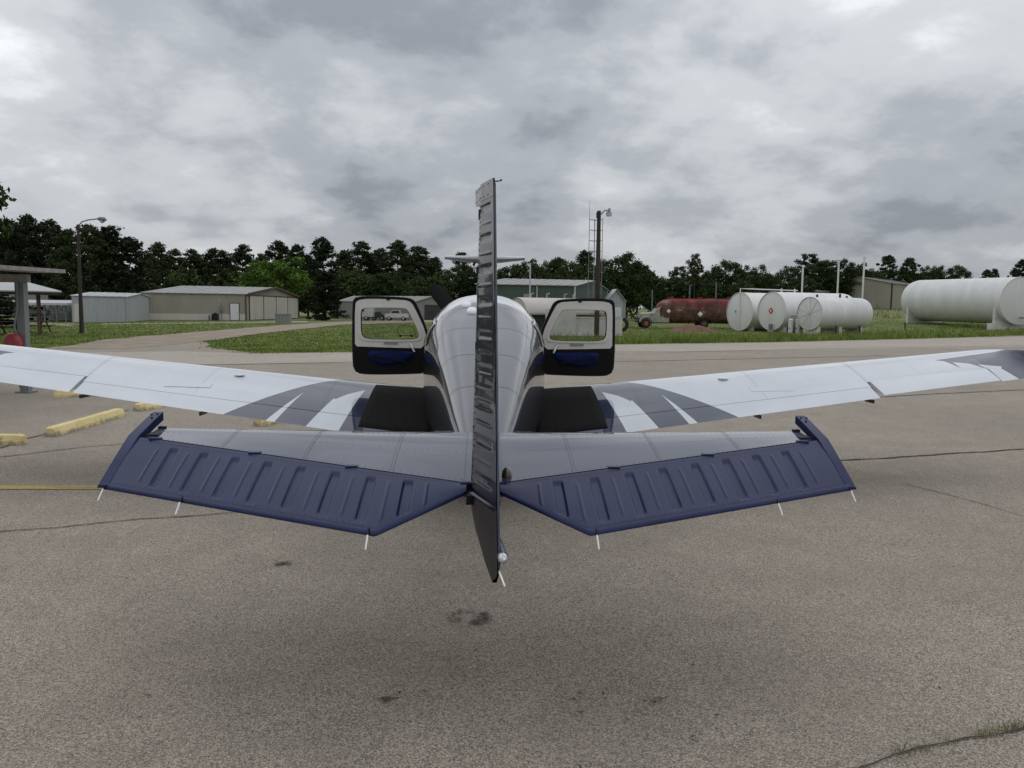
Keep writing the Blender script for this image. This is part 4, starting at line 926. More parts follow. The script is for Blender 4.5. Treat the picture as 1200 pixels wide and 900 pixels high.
# ================================================================== BUILDINGS
def corr(b, p0, p1, hfn, z0, sp=.3, dep=.03):      # ribbed sheet wall from p0 to p1
    p0, p1 = Vector((p0[0], p0[1])), Vector((p1[0], p1[1])); d = p1-p0; L_ = d.length; d.normalize(); n = Vector((d.y, -d.x)); N_ = max(4, int(L_/sp)); vs_ = []
    for k in range(N_):
        for f, o in ((0, 0), (.55, 0), (.65, dep), (.9, dep)):
            s = min(L_, (k+f)*L_/N_); q = p0+d*s+n*o; vs_ += [(q.x, q.y, z0), (q.x, q.y, hfn(s/L_))]
    vs_ += [(p1.x, p1.y, z0), (p1.x, p1.y, hfn(1))]
    b.add(vs_, [(2*i, 2*i+2, 2*i+3, 2*i+1) for i in range(len(vs_)//2-1)])
def hangar(name, label, A, B, C, eave, ridge, wall, roof, z0=0., cat='hangar', along='AB', trim='brown_trim', over=.25):
    # A-B: the wall on the left of the near corner B, B-C: the one on its right
    A, B, C = (Vector((p[0], p[1])) for p in (A, B, C)); D = A+C-B; cen = (A+C)/2
    t_ = thing(name, label, cat, (cen.x, cen.y, z0))
    flat = lambda u: z0+eave
    gab = lambda u: z0+eave+(ridge-eave)*(1-abs(2*u-1))
    hAB, hBC = (flat, gab) if along == 'AB' else (gab, flat)
    for p, q, h in ((A, B, hAB), (B, C, hBC), (C, D, hAB), (D, A, hBC)):
        b = MB(); corr(b, p, q, h, z0); b.build('wall', wall, t_)
    if along == 'AB': E0, E1, sides = (B+C)/2, (A+D)/2, ((B, A), (C, D))
    else: E0, E1, sides = (A+B)/2, (D+C)/2, ((A, D), (B, C))
    ax = (E0-E1).normalized()
    for e0, e1 in sides:
        out_ = (e0-E0).normalized()
        sl = (ridge-eave)/(e0-E0).length
        P = [(*(E0+ax*over), z0+ridge+.02), (*(e0+ax*over+out_*over), z0+eave-sl*over+.02), (*(e1-ax*over+out_*over), z0+eave-sl*over+.02), (*(E1-ax*over), z0+ridge+.02)]
        b = MB(); b.loft([P, [(x, y, z+.07) for x, y, z in P]]); o = fixn(b.build('roof_slope', roof, t_))
        n_ = int((e0-e1).length/.9)              # standing seams
        b = MB()
        for k in range(1, n_):
            u = k/n_; p = Vector(P[0]).lerp(Vector(P[3]), u); q = Vector(P[1]).lerp(Vector(P[2]), u); b.bar(p+Vector((0, 0, .085)), q+Vector((0, 0, .085)), .05, .04)
        b.build('roof_seam', roof, o, kind='stuff')
    for p, h in ((A, eave), (B, eave), (C, eave)):
        b = MB(); dd = (p-cen).normalized()*.06; b.box((p.x+dd.x, p.y+dd.y, z0+h/2), (.16, .16, h-.02)); b.build('corner_trim', trim, t_)
    return t_, A, B, C, D
def on_wall(p, q, u, out_=.06):
    d = (q-p); n = Vector((d.y, -d.x)).normalized(); r_ = p.lerp(q, u)+n*out_; return r_, d.normalized(), n
def wall_box(t_, name, mat, p, q, u, w, z0, z1, dep=.06, out_=.05, parent=None):
    r_, d, n = on_wall(p, q, u, out_); b = MB(); b.box((r_.x, r_.y, (z0+z1)/2), (w, dep, z1-z0), (Vector((d.x, d.y, 0)), Vector((n.x, n.y, 0)), Vector((0, 0, 1)))); return b.build(name, mat, parent or t_)
def hp(px, Y): p = at(px, 360, Y); return (p.x, p.y)
# beige hangar with four sliding doors
t_, A, B, C, D = hangar('hangar', 'long beige metal hangar with brown trim and four sliding door panels', hp(168, 98), hp(288, 102), hp(349, 126), 3.28, 4.4, 'beige_siding', 'roof_metal', 0, 'hangar', 'AB')
for k in range(4): wall_box(t_, 'door_panel', 'cream_siding', B, C, .05+.235*(k+.5), (C-B).length*.228, .06, 3.12, .08, .06)
for k in range(5): wall_box(t_, 'door_post', 'brown_trim', B, C, .05+.235*k, .22, .0, 3.16, .12, .07)
wall_box(t_, 'door_track', 'brown_trim', B, C, .52, (C-B).length*.98, 3.16, 3.30, .14, .08)
for e0, e1 in ((B, (B+C)/2), (C, (B+C)/2)):
    b = MB(); n_ = Vector(((C-B).y, -(C-B).x)).normalized()*.34; b.bar((e0.x+n_.x, e0.y+n_.y, 3.34), (e1.x+n_.x, e1.y+n_.y, 4.46), .12, .26); b.build('gable_trim', 'brown_trim', t_)
o = wall_box(t_, 'door', 'white_door', A, B, .885, 1.0, .05, 2.1, .08, .07); wall_box(t_, 'door_handle', 'dark_metal', A, B, .91, .06, .95, 1.05, .06, .13, o); wall_box(t_, 'door_frame', 'brown_trim', A, B, .885, 1.2, .02, 2.22, .04, .05, o)
wall_box(t_, 'wainscot', 'cream_siding', A, B, .5, (B-A).length*.985, .02, .80, .03, .045)
wall_box(t_, 'meter_box', 'grey_steel', A, B, .755, .35, 1.1, 1.75, .2, .12); wall_box(t_, 'conduit', 'grey_steel', A, B, .755, .07, .1, 2.2, .07, .09); wall_box(t_, 'pipe', 'dark_metal', A, B, .63, .12, .0, .7, .12, .3)
q, d_, n_ = on_wall(A, B, .69, .9); b = MB(); b.box((q.x, q.y, .42), (.75, .6, .8)); b.tube([(q.x, q.y, .82), (q.x, q.y, .95)], .2, 10); tag(b.build('air_conditioner', 'dark_metal'), 'dark air-conditioning unit against the beige hangar wall', 'air conditioner')
q = gz(332, 377.3); q = Vector((q.x, min(q.y, 88), 0)); q = Vector((at(332, 370, 86).x, 86, 0)); t2 = thing('utility_box', 'small grey slatted utility box on the grass by hangar doors', 'utility box', tuple(q))
b = MB(); b.box((q.x, q.y, .5), (1.5, .9, .9)); b.build('body', 'grey_siding', t2)
b = MB(); b.box((q.x, q.y, 1.0), (1.65, 1.05, .1)); b.build('lid', 'roof_metal', t2); b = MB(); [b.box((q.x-.6+.3*k, q.y-.47, .5), (.05, .05, .85)) for k in range(5)]; b.build('slats', 'grey_steel', t2, kind='stuff')
# pale hangar beside it
t_, A, B, C, D = hangar('hangar', 'pale grey windowless hangar between street lamp and beige hangar', hp(86, 80), hp(148, 86), hp(178, 100), 2.62, 3.05, 'white_siding', 'white_roof', 0, 'hangar', 'AB', 'white_siding')
wall_box(t_, 'door', 'cream_siding', A, B, .055, .9, .05, 1.85, .08, .07)
# open aircraft port at far left with wall behind
cp = thing('aircraft_port', 'open white-roofed aircraft port on thin posts, far left', 'shelter', (-46, 86, 0))
xa, xb = at(-30, 360, 84).x, at(85, 360, 84).x; zt = at(60, 357.5, 84).z
b = MB(); b.loft([[(xa, 83, zt), (xb, 83, zt), (xb, 93, zt+.35), (xa, 93, zt+.35)], [(xa, 83, zt+.22), (xb, 83, zt+.22), (xb, 93, zt+.57), (xa, 93, zt+.57)]]); b.build('roof', 'white_roof', cp)
for px in (-5, 8, 31, 52, 66.5, 77): b = MB(); x = at(px, 360, 83.5).x; b.box((x, 83.5, zt/2), (.14, .14, zt)); b.bar((x, 83.5, zt-.9), (x+.75, 83.5, zt-.02), .09, .09); b.bar((x, 83.5, zt-.9), (x-.75, 83.5, zt-.02), .09, .09); b.build('post', 'grey_steel', cp)
b = MB(); corr(b, (xa, 94), (xb+1.5, 94), lambda u: zt+.45, 0); b.build('back_wall', 'white_siding', cp)
for k in range(6): x = lerp(xa+1, xb, k/5); b = MB(); b.box((x, 93.85, zt/2), (.1, .06, zt)); b.build('wall_joint', 'grey_steel', cp)
# beige gable roof beyond the port
t_, *_ = hangar('hangar', 'low tan-roofed building just visible behind the aircraft port', hp(-25, 108), hp(56, 108), hp(64, 122), 3.2, 4.6, 'grey_siding', 'beige_siding', 0, 'building', 'BC', 'grey_siding')
# grey store building behind the propeller
t_, A, B, C, D = hangar('store_building', 'low grey building with dark double door left of cabin roof', hp(398, 126), hp(487, 120), hp(523, 121), 2.75, 3.5, 'grey_siding', 'roof_metal', 0, 'building', 'AB', 'grey_siding')
wall_box(t_, 'door', 'dark_open', B, C, .46, (C-B).length*.34, .05, 2.3, .08, .07); wall_box(t_, 'door', 'dark_open', B, C, .815, (C-B).length*.34, .05, 2.3, .08, .07)
for e0, e1 in ((B, (B+C)/2), (C, (B+C)/2)):
    b = MB(); b.bar((e0.x, e0.y-.3, 2.80), (e1.x, e1.y-.3, 3.56), .1, .16); b.build('gable_trim', 'white_roof', t_)
# green building
t_, A, B, C, D = hangar('green_building', 'green metal building with pale roof behind the right door', hp(560, 73), hp(673, 75), hp(711, 92), 4.0, 4.8, 'green_siding', 'roof_metal', 0, 'building', 'AB', 'white_roof')
wall_box(t_, 'sign_board', 'grey_siding', A, B, .50, .72, 2.85, 3.2, .05, .07); wall_box(t_, 'window', 'white_door', B, C, .62, 1.0, 1.6, 2.6, .06, .06); wall_box(t_, 'downpipe', 'white_roof', A, B, .60, .1, .1, 3.95, .1, .09)
q = at(621, 340, 70); zb_ = 0; b = MB(); b.tube([(q.x, 70, 0), (q.x, 70, at(621, 308.5, 70).z)], .07, 10); tag(b.build('vent_pipe', 'white_roof', smooth=60), 'slim white vent pipe standing before the green building', 'pipe', 'white vent pipes')
# white shed
t_, A, B, C, D = hangar('white_shed', 'small white gabled shed right of the green building', hp(708, 88), hp(712, 86), hp(731.5, 87), 2.9, 4.0, 'white_siding', 'white_roof', 0, 'shed', 'AB', 'white_siding')
wall_box(t_, 'door', 'white_door', B, C, .55, 1.1, .05, 2.1, .06, .07)
# barrel-roofed cover before the green building
q0 = at(617, 369, 55); ca = thing('barrel_cover', 'cream ribbed barrel-shaped cover between cabin roof and right door', 'cover', (q0.x, q0.y, 0))
dv = axis_dir(58); xv = Vector((dv.y, -dv.x, 0)); zc_ = q0.z; rad = at(640, 349.5, 57).z-zc_; base = Vector((q0.x, q0.y, 0))-xv*rad*.0
def bc(u, a, r): p = base+xv*rad*-1.0+dv*u+xv*(-r*math.cos(a)*-1.0); return (p.x, p.y, zc_+r*math.sin(a))
b = MB(); ny = 26
b.grid(lambda u, v: bc(u*7, math.pi*v, rad+.035*math.sin(u*ny*math.pi)**2), ny*4, 22); o = b.build('roof_shell', 'cream_siding', ca, smooth=60); md = o.modifiers.new('t', 'SOLIDIFY'); md.thickness = .03
for u in (.05, 6.95): b = MB(); b.grid(lambda k, v: bc(u, math.pi*k, (rad-.03)*v), 20, 1); b.build('end_wall', 'cream_siding', ca)
b = MB(); C0 = base-xv*rad+dv*3.5; b.box((C0.x, C0.y, zc_/2), (rad*1.7, 6.7, zc_), (xv, dv, Vector((0, 0, 1)))); b.build('base_box', 'dark_open', ca)
for u in (1.2, 2.6, 4.2, 5.0): p = bc(u, math.pi/2, rad); b = MB(); b.tube([p, (p[0], p[1], p[2]+.28), (p[0]+.2, p[1], p[2]+.36)], .04, 6); b.build('pipe', 'white_roof', ca)
# white containment wall with taller block
wl = thing('concrete_wall', 'whitewashed concrete wall seen through the right door window', 'wall', (5.5, 54.5, 0))
xa, xb = at(640, 390, 54.5).x, at(729, 390, 54.5).x; zt = at(716, 373, 54.5).z
b = MB(); b.box(((xa+xb)/2, 54.6, zt/2), (xb-xa, .25, zt)); b.build('wall', 'white_concrete', wl)
xc = at(675, 390, 54.2).x; b = MB(); zz = at(665, 362.5, 54.3).z; b.box(((xa+xc)/2, 54.9, zz/2), (xc-xa, 1.1, zz)); b.build('block', 'white_concrete', wl)
b = MB(); b.box(((xa+xb)/2, 54.6, zt+.04), (xb-xa+.1, .33, .08)); b.build('coping', 'white_concrete', wl)

# utility pole with lamp, and antenna mast behind
up = gz(699, 396.5); Yp = up.y
t_ = thing('utility_pole', 'brown wooden pole with lamp beside the right door', 'pole', (up.x, Yp, 0)); zt = at(699, 247, Yp).z
b = MB(); b.tube([(up.x, Yp, -.02), (up.x, Yp, zt*.5), (up.x, Yp, zt)], [.17, .15, .12], 12); b.build('pole', 'wood_pole', t_, smooth=60)
b = MB(); b.box((up.x-.12, Yp-.15, zt-.28), (.14, .16, .34)); b.build('photo_cell', 'dark_metal', t_)
q = at(714, 247, Yp); b = MB(); b.tube([(up.x, Yp, zt-.35), (up.x+.35, Yp-.02, q.z+.02), (q.x, Yp-.05, q.z+.04)], .035, 8); b.build('arm', 'grey_steel', t_, smooth=60)
b = MB(); b.tube([(q.x, Yp-.05, q.z+.15), (q.x, Yp-.05, q.z-.08), (q.x-.02, Yp-.05, q.z-.12)], [.06, .09, .2], 12); hd = b.build('lamp_head', 'grey_steel', t_, smooth=50)
b = MB(); b.tube([(q.x-.02, Yp-.05, q.z-.12), (q.x-.02, Yp-.05, q.z-.34)], [.2, .17], 12); b.build('lamp_glass', 'lamp_glass', hd, smooth=50)
t_ = thing('antenna_mast', 'thin lattice antenna mast behind the wooden pole', 'mast', (up.x, 58, 0)); Ym = 58
xl, xm, xr_ = at(690, 300, Ym).x, at(696.5, 300, Ym).x, at(705.5, 300, Ym).x; zt = at(690, 255.5, Ym).z
for x in (xl, xr_): b = MB(); b.tube([(x, Ym, 0), (x, Ym, zt)], .024, 6); b.build('upright', 'grey_steel', t_)
b = MB(); b.tube([((xl+xr_)/2, Ym+.7, 0), ((xl+xr_)/2, Ym+.7, zt)], .035, 6); b.build('upright', 'grey_steel', t_)
for k in range(11): z = .8+k*(zt-.9)/10; b = MB(); b.tube([(xl, Ym, z), (xr_, Ym, z)], .012, 5); b.tube([(xl, Ym, z), ((xl+xr_)/2, Ym+.7, z)], .02, 5); b.tube([(xr_, Ym, z), ((xl+xr_)/2, Ym+.7, z)], .02, 5); b.build('rung', 'grey_steel', t_)
b = MB(); b.tube([(xl, Ym, zt-.3), (xl, Ym, at(689, 236, Ym).z)], [.02, .012], 6); b.build('whip_antenna', 'grey_steel', t_)
# plain posts along the far verge
for px, py0, py1, Y, lb in ((764.5, 340, 366, 88, 'thin grey post left of the rusty tanker truck'), (839.5, 330, 352, 92, 'thin grey post rising behind the rusty tanker truck'), (808.5, 334, 352, 96, 'faint slim post behind the middle of the tanker truck')):
    q = at(px, py0, Y); b = MB(); b.tube([(q.x, Y, rise(q.x, Y)-.05), (q.x, Y, q.z)], [.075, .06], 8); tag(b.build('post', 'grey_steel', smooth=60), lb, 'post', 'posts along the far verge')

# ================================================================== TANKS
def tank(name, label, p0, p1, r, flat_near=True, mat='tank_white', rings=5, dome=(.0, .5), saddles=(.12, .8), z0=0., sa=.95, group='white storage tanks'):
    p0, p1 = Vector(p0), Vector(p1); d = (p1-p0).normalized(); up_ = Vector((0, 0, 1)); X = d.cross(up_).normalized(); L_ = (p1-p0).length
    t_ = thing(name, label, 'tank', (p0.x, p0.y, z0), group)
    n = 48
    def ring(s, rr): return [p0+d*s+X*(rr*math.cos(k/n*6.2832))+up_*(rr*math.sin(k/n*6.2832)) for k in range(n)]
    b = MB(); rr = []
    if dome[0]: rr += [ring(-dome[0]*math.cos(a), r*math.sin(a)) for a in (.05, .35, .7, 1.0, 1.3)]
    else: rr += [ring(0, r*.02), ring(0, r*.975), ring(.012, r*.99)]
    rr += [ring(s_*L_, r) for s_ in (.02, .25, .5, .75, .98)]
    if dome[1]: rr += [ring(L_+dome[1]*math.cos(a), r*math.sin(a)) for a in (1.3, 1.0, .7, .35, .05)]
    else: rr += [ring(L_, r*.99), ring(L_, r*.02)]
    b.loft(rr); fixn(b.build('shell', mat, t_, smooth=35))
    for k in range(rings):
        s_ = (k+.5)/rings*L_; b = MB(); b.loft([ring(s_-.03, r+.001), ring(s_-.02, r+.010), ring(s_+.02, r+.010), ring(s_+.03, r+.001)], cap=False); b.build('weld_seam', mat, t_, smooth=30)
    for s_ in ((0,) if not dome[0] else ()) + ((L_,) if not dome[1] else ()):
        b = MB(); b.loft([ring(s_-.05, r+.002), ring(s_-.05, r+.03), ring(s_+.05, r+.03), ring(s_+.05, r+.002)], cap=False); b.build('end_rim', mat, t_, smooth=30)
    for s_ in saddles:
        c = p0+d*(s_*L_); b = MB(); P = []
        for k in range(13): a = math.pi+sa+(math.pi-2*sa)*k/12; P.append(c+X*((r+.0)*math.cos(a))+up_*((r+.0)*math.sin(a)))
        poly = [q_ for q_ in P] + [c+X*(r*1.02)+Vector((0, 0, z0-.05-c.z)), c-X*(r*1.02)+Vector((0, 0, z0-.05-c.z))]
        hw_ = r*math.cos(sa); poly = [P[0]] + P[1:] + [c+X*hw_+Vector((0, 0, z0-.05-c.z)), c-X*hw_+Vector((0, 0, z0-.05-c.z))]
        b.loft([[q_-d*.16 for q_ in poly], [q_+d*.16 for q_ in poly]]); b.build('saddle', 'white_concrete', t_)
    return t_, p0, d, X, r
def plate(t_, name, mat, c, n, X, w, rot=.785):
    n = Vector(n).normalized(); Y = Vector((0, 0, 1)); P = []
    for k in range(4): a = rot+k*math.pi/2+math.pi/4; P.append(c+X*(w*math.cos(a))+Y*(w*math.sin(a)))
    b = MB(); b.loft([P, [p+n*.012 for p in P]]); return b.build(name, mat, t_)
dA = axis_dir(66)
c = at(867, 365, 72); T = tank('storage_tank', 'leftmost white tank with a teal dot on its flat end', c, c+dA*7, 1.72, z0=rise(c.x, c.y), saddles=(.1, .85)); p0, d, X, r_ = T[1:]
b = MB(); b.tube([p0-d*.04-Vector((0, 0, r_)), p0-d*.04+Vector((0, 0, r_+.35)), p0+d*1.2+Vector((0, 0, r_+.35)), p0+d*7+Vector((0, 0, r_+.3))], .05, 8); b.build('pipe', 'tank_white', T[0], smooth=50)
b = MB(); cc = p0-d*.02-X*.55; b.tube([cc, cc-d*.02], .11, 12); b.build('placard', 'teal_sign', T[0])
c = at(904.5, 364.5, 67.5); T = tank('storage_tank', 'white tank with a red diamond placard on its flat end', c, c+dA*8.4, 1.63, z0=rise(c.x, c.y), saddles=(.08, .85)); p0, d, X, r_ = T[1:]
q = plate(T[0], 'placard', 'red_sign', p0-d*.01-X*.1+Vector((0, 0, .02)), -d, X, .30); plate(T[0], 'placard_mark', 'white_sign', p0-d*.025-X*.1+Vector((0, 0, .02)), -d, X, .11)
b = MB(); b.box(p0-d*.3+X*.25+Vector((0, 0, -1.35)), (.32, .12, .5)); b.build('valve', 'grey_steel', T[0])
for u in (.12, .3): b = MB(); b.tube([p0+d*(8.4*u)+Vector((0, 0, r_-.02)), p0+d*(8.4*u)+Vector((0, 0, r_+.3))], .08, 8); b.build('fitting', 'tank_white', T[0])
c = at(949, 367.2, 63.5); T = tank('storage_tank', 'smaller white tank with faceted end, nearest of the three', c, c+dA*5.6, 1.31, mat='tank_white2', z0=rise(c.x, c.y), saddles=(.05, .48, .9), dome=(0, .62)); p0, d, X, r_ = T[1:]
for k in range(5): a = .3+k/5*math.pi; v_ = X*math.cos(a)+Vector((0, 0, 1))*math.sin(a); b = MB(); b.bar(p0-d*.02-v_*(r_*.95), p0-d*.02+v_*(r_*.95), .025, .008); b.build('end_rib', 'tank_white2', T[0])
for u, h_ in ((.12, .22), (.55, .3), (.68, .15)): b = MB(); b.tube([p0+d*(6*u)+Vector((0, 0, r_-.02)), p0+d*(6*u)+Vector((0, 0, r_+h_))], .09, 8); b.build('fitting', 'dark_metal', T[0])
# big tank on the right
c0, c1 = at(1196, 352.5, 74), at(1077, 352, 88); z_ = rise(c0.x, c0.y)
T = tank('storage_tank', 'biggest white tank on high concrete saddles at right edge', c0, c1, 2.25, mat='tank_white2', rings=7, dome=(0, .5), saddles=(.05, .93), z0=z_, sa=.3); p0, d, X, r_ = T[1:]
b = MB(); b.box(p0+d*.75-X*0+Vector((0, 0, z_+.3-p0.z)), (5.2, .5, .65), (X, d, Vector((0, 0, 1)))); b.build('plinth', 'white_concrete', T[0])
b = MB(); b.tube([p0-d*.05+Vector((0, 0, -1.6)), p0-d*.5+Vector((0, 0, -1.6)), p0-d*.5+X*1.2+Vector((0, 0, -1.65))], .06, 8); b.build('pipe', 'grey_steel', T[0])
for u in (.1, .55): b = MB(); b.tube([p0+d*(14*u)+Vector((0, 0, r_-.02)), p0+d*(14*u)+Vector((0, 0, r_+.18))], .12, 8); b.build('fitting', 'tank_white2', T[0])
# vent pipes
for px, py, Y, lb in ((941, 313, 78, 'leftmost of three white vent pipes rising over the tanks'), (983, 308, 80, 'middle one of three white vent pipes over the tanks'), (1013, 303, 79, 'rightmost and thickest white vent pipe over the tanks')):
    q = at(px, py, Y); b = MB(); b.tube([(q.x, Y, 0), (q.x, Y, q.z), (q.x, Y, q.z+.02), (q.x, Y, q.z+.2)], [.085, .085, .13, .13], 10); tag(b.build('vent_pipe', 'tank_white', smooth=40), lb, 'pipe', 'white vent pipes')
q = at(931, 378, 65.5); t_ = thing('pump_stand', 'small white pump stand with twin cylinders between the tanks', 'pump', (q.x, 65.5, 0))
for dx in (-.3, .3): b = MB(); b.tube([(q.x+dx, 65.5, 0), (q.x+dx, 65.5, 1.15), (q.x+dx, 65.5, 1.25)], [.2, .2, .08], 12); b.build('cylinder', 'tank_white', t_, smooth=40)
b = MB(); b.tube([(q.x-.3, 65.5, 1.2), (q.x-.3, 65.5, 1.45), (q.x+.3, 65.5, 1.45), (q.x+.3, 65.5, 1.2)], .05, 8); b.build('pipe', 'grey_steel', t_); b = MB(); b.box((q.x, 65.4, .45), (1.0, .1, .1)); b.build('bracket', 'grey_steel', t_)
# fence posts by tanks
for k, (px, Y) in enumerate(((1061, 74), (980, 62.5), (1008, 64.5))):
    q = at(px, 377, Y); b = MB(); b.tube([(q.x, Y, 0), (q.x, Y, rise(q.x, Y)+.75)], .06, 8); tag(b.build('bollard', 'dark_metal', smooth=40), ('short dark bollard in the grass gap between the tanks', 'short dark bollard under the left half of smallest tank', 'short dark bollard under the right half of smallest tank')[k], 'bollard', 'short dark bollards near the tanks')
# hangars behind the tanks
zB = rise(55, 122)
t_, A, B, C, D = hangar('hangar', 'tan gabled hangar with dark corner trim behind the tanks', hp(972, 132), hp(1044, 122), hp(1085, 136), 4.0, 5.1, 'beige_siding', 'roof_metal', zB+.1, 'hangar', 'BC', 'dark_metal')
t_, A, B, C, D = hangar('hangar', 'low hangar with pale roof peeking above the smaller tanks', hp(922, 128), hp(978, 130), hp(985, 142), 2.9, 3.5, 'beige_siding', 'white_roof', 2.3, 'hangar', 'AB', 'beige_siding')

# ================================================================== VEHICLES
def wheel(b_, t_, c, r, w, ax, rim='dark_metal'):
    ax = Vector(ax); c = Vector(c); b = MB(); b.tube([c-ax*w/2, c-ax*w*.47, c-ax*w*.3, c+ax*w*.3, c+ax*w*.47, c+ax*w/2], [r*.78, r*.93, r, r, r*.93, r*.78], 22); wh = b.build('wheel', 'tyre', t_, smooth=40)
    b = MB(); b.tube([c-ax*(w/2+.03), c-ax*(w/2-.02), c+ax*(w/2-.02), c+ax*(w/2+.03)], [r*.35, r*.60, r*.60, r*.35], 18); b.build('rim', rim, wh, smooth=40); return wh
tk = thing('tanker_truck', 'derelict tanker truck with faded white cab and rusty red tank', 'truck', (20, 80, 0))
YT = 80.; X0 = at(746, 375, YT).x; X1 = at(863, 375, YT).x; z0 = rise((X0+X1)/2, YT)
zz = lambda py, px=800: at(px, py, YT-1.1).z
# cab: hood, fenders, cabin
def secs(b, rows): b.loft(rows); return b
hx0, hx1 = X0+.15, at(766, 370, YT).x
b = MB(); b.loft([[(x, YT-w, z0+.62), (x, YT+w, z0+.62), (x, YT+w*1.02, h_), (x, YT+w*.7, h_+.12), (x, YT-w*.7, h_+.12), (x, YT-w*1.02, h_)] for x, w, h_ in ((hx0, .72, z0+1.28), (hx0+.1, .80, z0+1.42), (hx1-.1, .88, z0+1.50))]); fixn(b.build('hood', 'old_cab', tk, smooth=40))
b = MB(); b.loft([[(x, YT-w, z0+.60), (x, YT+w, z0+.60), (x+dx, YT+w*.96, h_), (x+dx, YT-w*.96, h_)] for x, w, h_, dx in ((hx1-.15, .95, z0+1.50, 0), (hx1+.25, .98, z0+2.05, 0), (hx1+.55, .98, z0+2.18, 0), (hx1+1.35, .98, z0+2.15, 0))]); cab = fixn(b.build('cab', 'old_cab', tk, smooth=35))
b = MB(); b.box((hx1+.82, YT-.985, z0+1.78), (.7, .03, .40)); b.build('side_window', 'car_glass', cab); b = MB(); b.loft([[(hx1-.03, YT-.8, z0+1.60), (hx1-.03, YT+.8, z0+1.60)], [(hx1+.21, YT-.78, z0+2.03), (hx1+.21, YT+.78, z0+2.03)]], cap=False, closed=False); b.build('windscreen', 'car_glass', cab)
b = MB()
for s in (-1, 1):
    b = MB(); b.loft([[(hx0+.62+.62*math.cos(a), YT+s*y, z0+.52+.55*math.sin(a)) for y in (.70, 1.08)] for a in [math.pi*k/10 for k in range(11)]], cap=False, closed=False); o = b.build('fender', 'old_cab', tk, smooth=50); md = o.modifiers.new('t', 'SOLIDIFY'); md.thickness = .05
    b = MB(); b.tube([(hx0-.02, YT+s*.62, z0+1.12), (hx0-.06, YT+s*.62, z0+1.12)], [.14, .12], 12); b.build('headlight', 'lens', tk, smooth=40)
    wheel(None, tk, (hx0+.62, YT+s*.88, z0+.46), .46, .26, (0, 1, 0), 'orange_rim')
b = MB(); b.box((hx0-.14, YT, z0+.66), (.1, 1.9, .2)); b.build('bumper', 'dark_metal', tk); b = MB(); b.box((hx0-.02, YT, z0+.98), (.06, 1.0, .45)); b.build('grille', 'dark_metal', tk)
b = MB(); b.box(((X0+X1)/2+.6, YT, z0+.58), (X1-X0-1.2, .9, .16)); b.build('chassis', 'rust', tk)
tx0 = at(768, 370, YT).x; tzb, tzt = z0+.62, zz(350.5)
def tring(x, k=1., top=0.):
    hw = 1.08*k; zc2 = (tzb+tzt+top)/2; hh = (tzt+top-tzb)/2*k; return [(x, YT+hw*math.copysign(abs(math.cos(a))**.62, math.cos(a)), zc2+hh*math.copysign(abs(math.sin(a))**.62, math.sin(a))) for a in [q/32*6.2832 for q in range(32)]]
b = MB(); b.loft([tring(tx0, .62, -.5), tring(tx0+.25, .9, -.35), tring(tx0+.75, .97, -.06), tring(tx0+1.3, 1.)] + [tring(lerp(tx0+1.3, X1, k/6), 1.+.006*(k % 2)) for k in range(1, 7)] + [tring(X1+.12, .93)]); tkb = fixn(b.build('tank', 'rust', tk, smooth=40))
for u in (.18, .36, .54, .72, .9): x = lerp(tx0, X1, u); b = MB(); b.loft([tring(x-.035, 1.004), tring(x-.03, 1.022), tring(x+.03, 1.022), tring(x+.035, 1.004)], cap=False); b.build('band', 'rust', tkb)
b = MB(); b.box(((tx0+X1)/2+.6, YT-1.06, tzb+.95), (X1-tx0-1.6, .12, .07)); b.build('side_rail', 'rust', tkb)
b = MB(); b.box(((tx0+X1)/2+.4, YT, tzt+.05), (X1-tx0-1.4, .5, .12)); b.build('walkway', 'rust', tkb)
for k in range(3): x = lerp(tx0+1.5, X1-.8, k/2); b = MB(); b.tube([(x, YT, tzt), (x, YT, tzt+.22)], .25, 14); b.build('hatch', 'rust', tkb)
for dx, px in ((0, 820.5), (1, 783.5)): c = at(px, 368 if dx == 0 else 364.5, YT-1.12); c.y = YT-1.17; plate(tkb, 'placard', 'white_sign', c, (0, -1, 0), Vector((1, 0, 0)), .27 if dx == 0 else .22)
for s in (-1, 1):
    for dx in (0,): wheel(None, tk, (at(822, 378, YT).x, YT+s*.86, z0+.46), .47, .36, (0, 1, 0), 'rust')
    x = at(822, 378, YT).x; b = MB(); b.loft([[(x+.66*math.cos(a), YT+s*y, z0+.5+.62*math.sin(a)) for y in (.6, 1.12)] for a in [math.pi*k/10 for k in range(11)]], cap=False, closed=False); o = b.build('fender', 'dark_metal', tk, smooth=50); md = o.modifiers.new('t', 'SOLIDIFY'); md.thickness = .04

# yellow machine behind the wall
q = at(711, 371, 60); tr = thing('yellow_tractor', 'old yellow tractor partly hidden behind the white wall', 'tractor', (q.x, 60, 0))
b = MB(); zt = at(711, 353, 60).z; xa, xb = at(704, 360, 60).x, at(716, 360, 60).x; b.box(((xa+xb)/2, 60.2, (zt+1.15)/2), (xb-xa, .9, zt-1.15)); b.box(((xa+xb)/2-.05, 59.73, (zt+1.15)/2+.1), (.35, .05, .7)); b.build('cab_panel', 'yellow_paint', tr)
b = MB(); b.box((xa+.25, 60.2, .85), (2.4, .7, .5)); b.build('chassis', 'yellow_paint', tr)
b = MB(); b.box((xa-.9, 60.2, 1.25), (1.3, .65, .45)); b.build('hood', 'rust', tr); b = MB(); b.tube([(xa-.7, 60.2, 1.4), (xa-.7, 60.2, 2.0)], .05, 8); b.build('exhaust', 'dark_metal', tr)
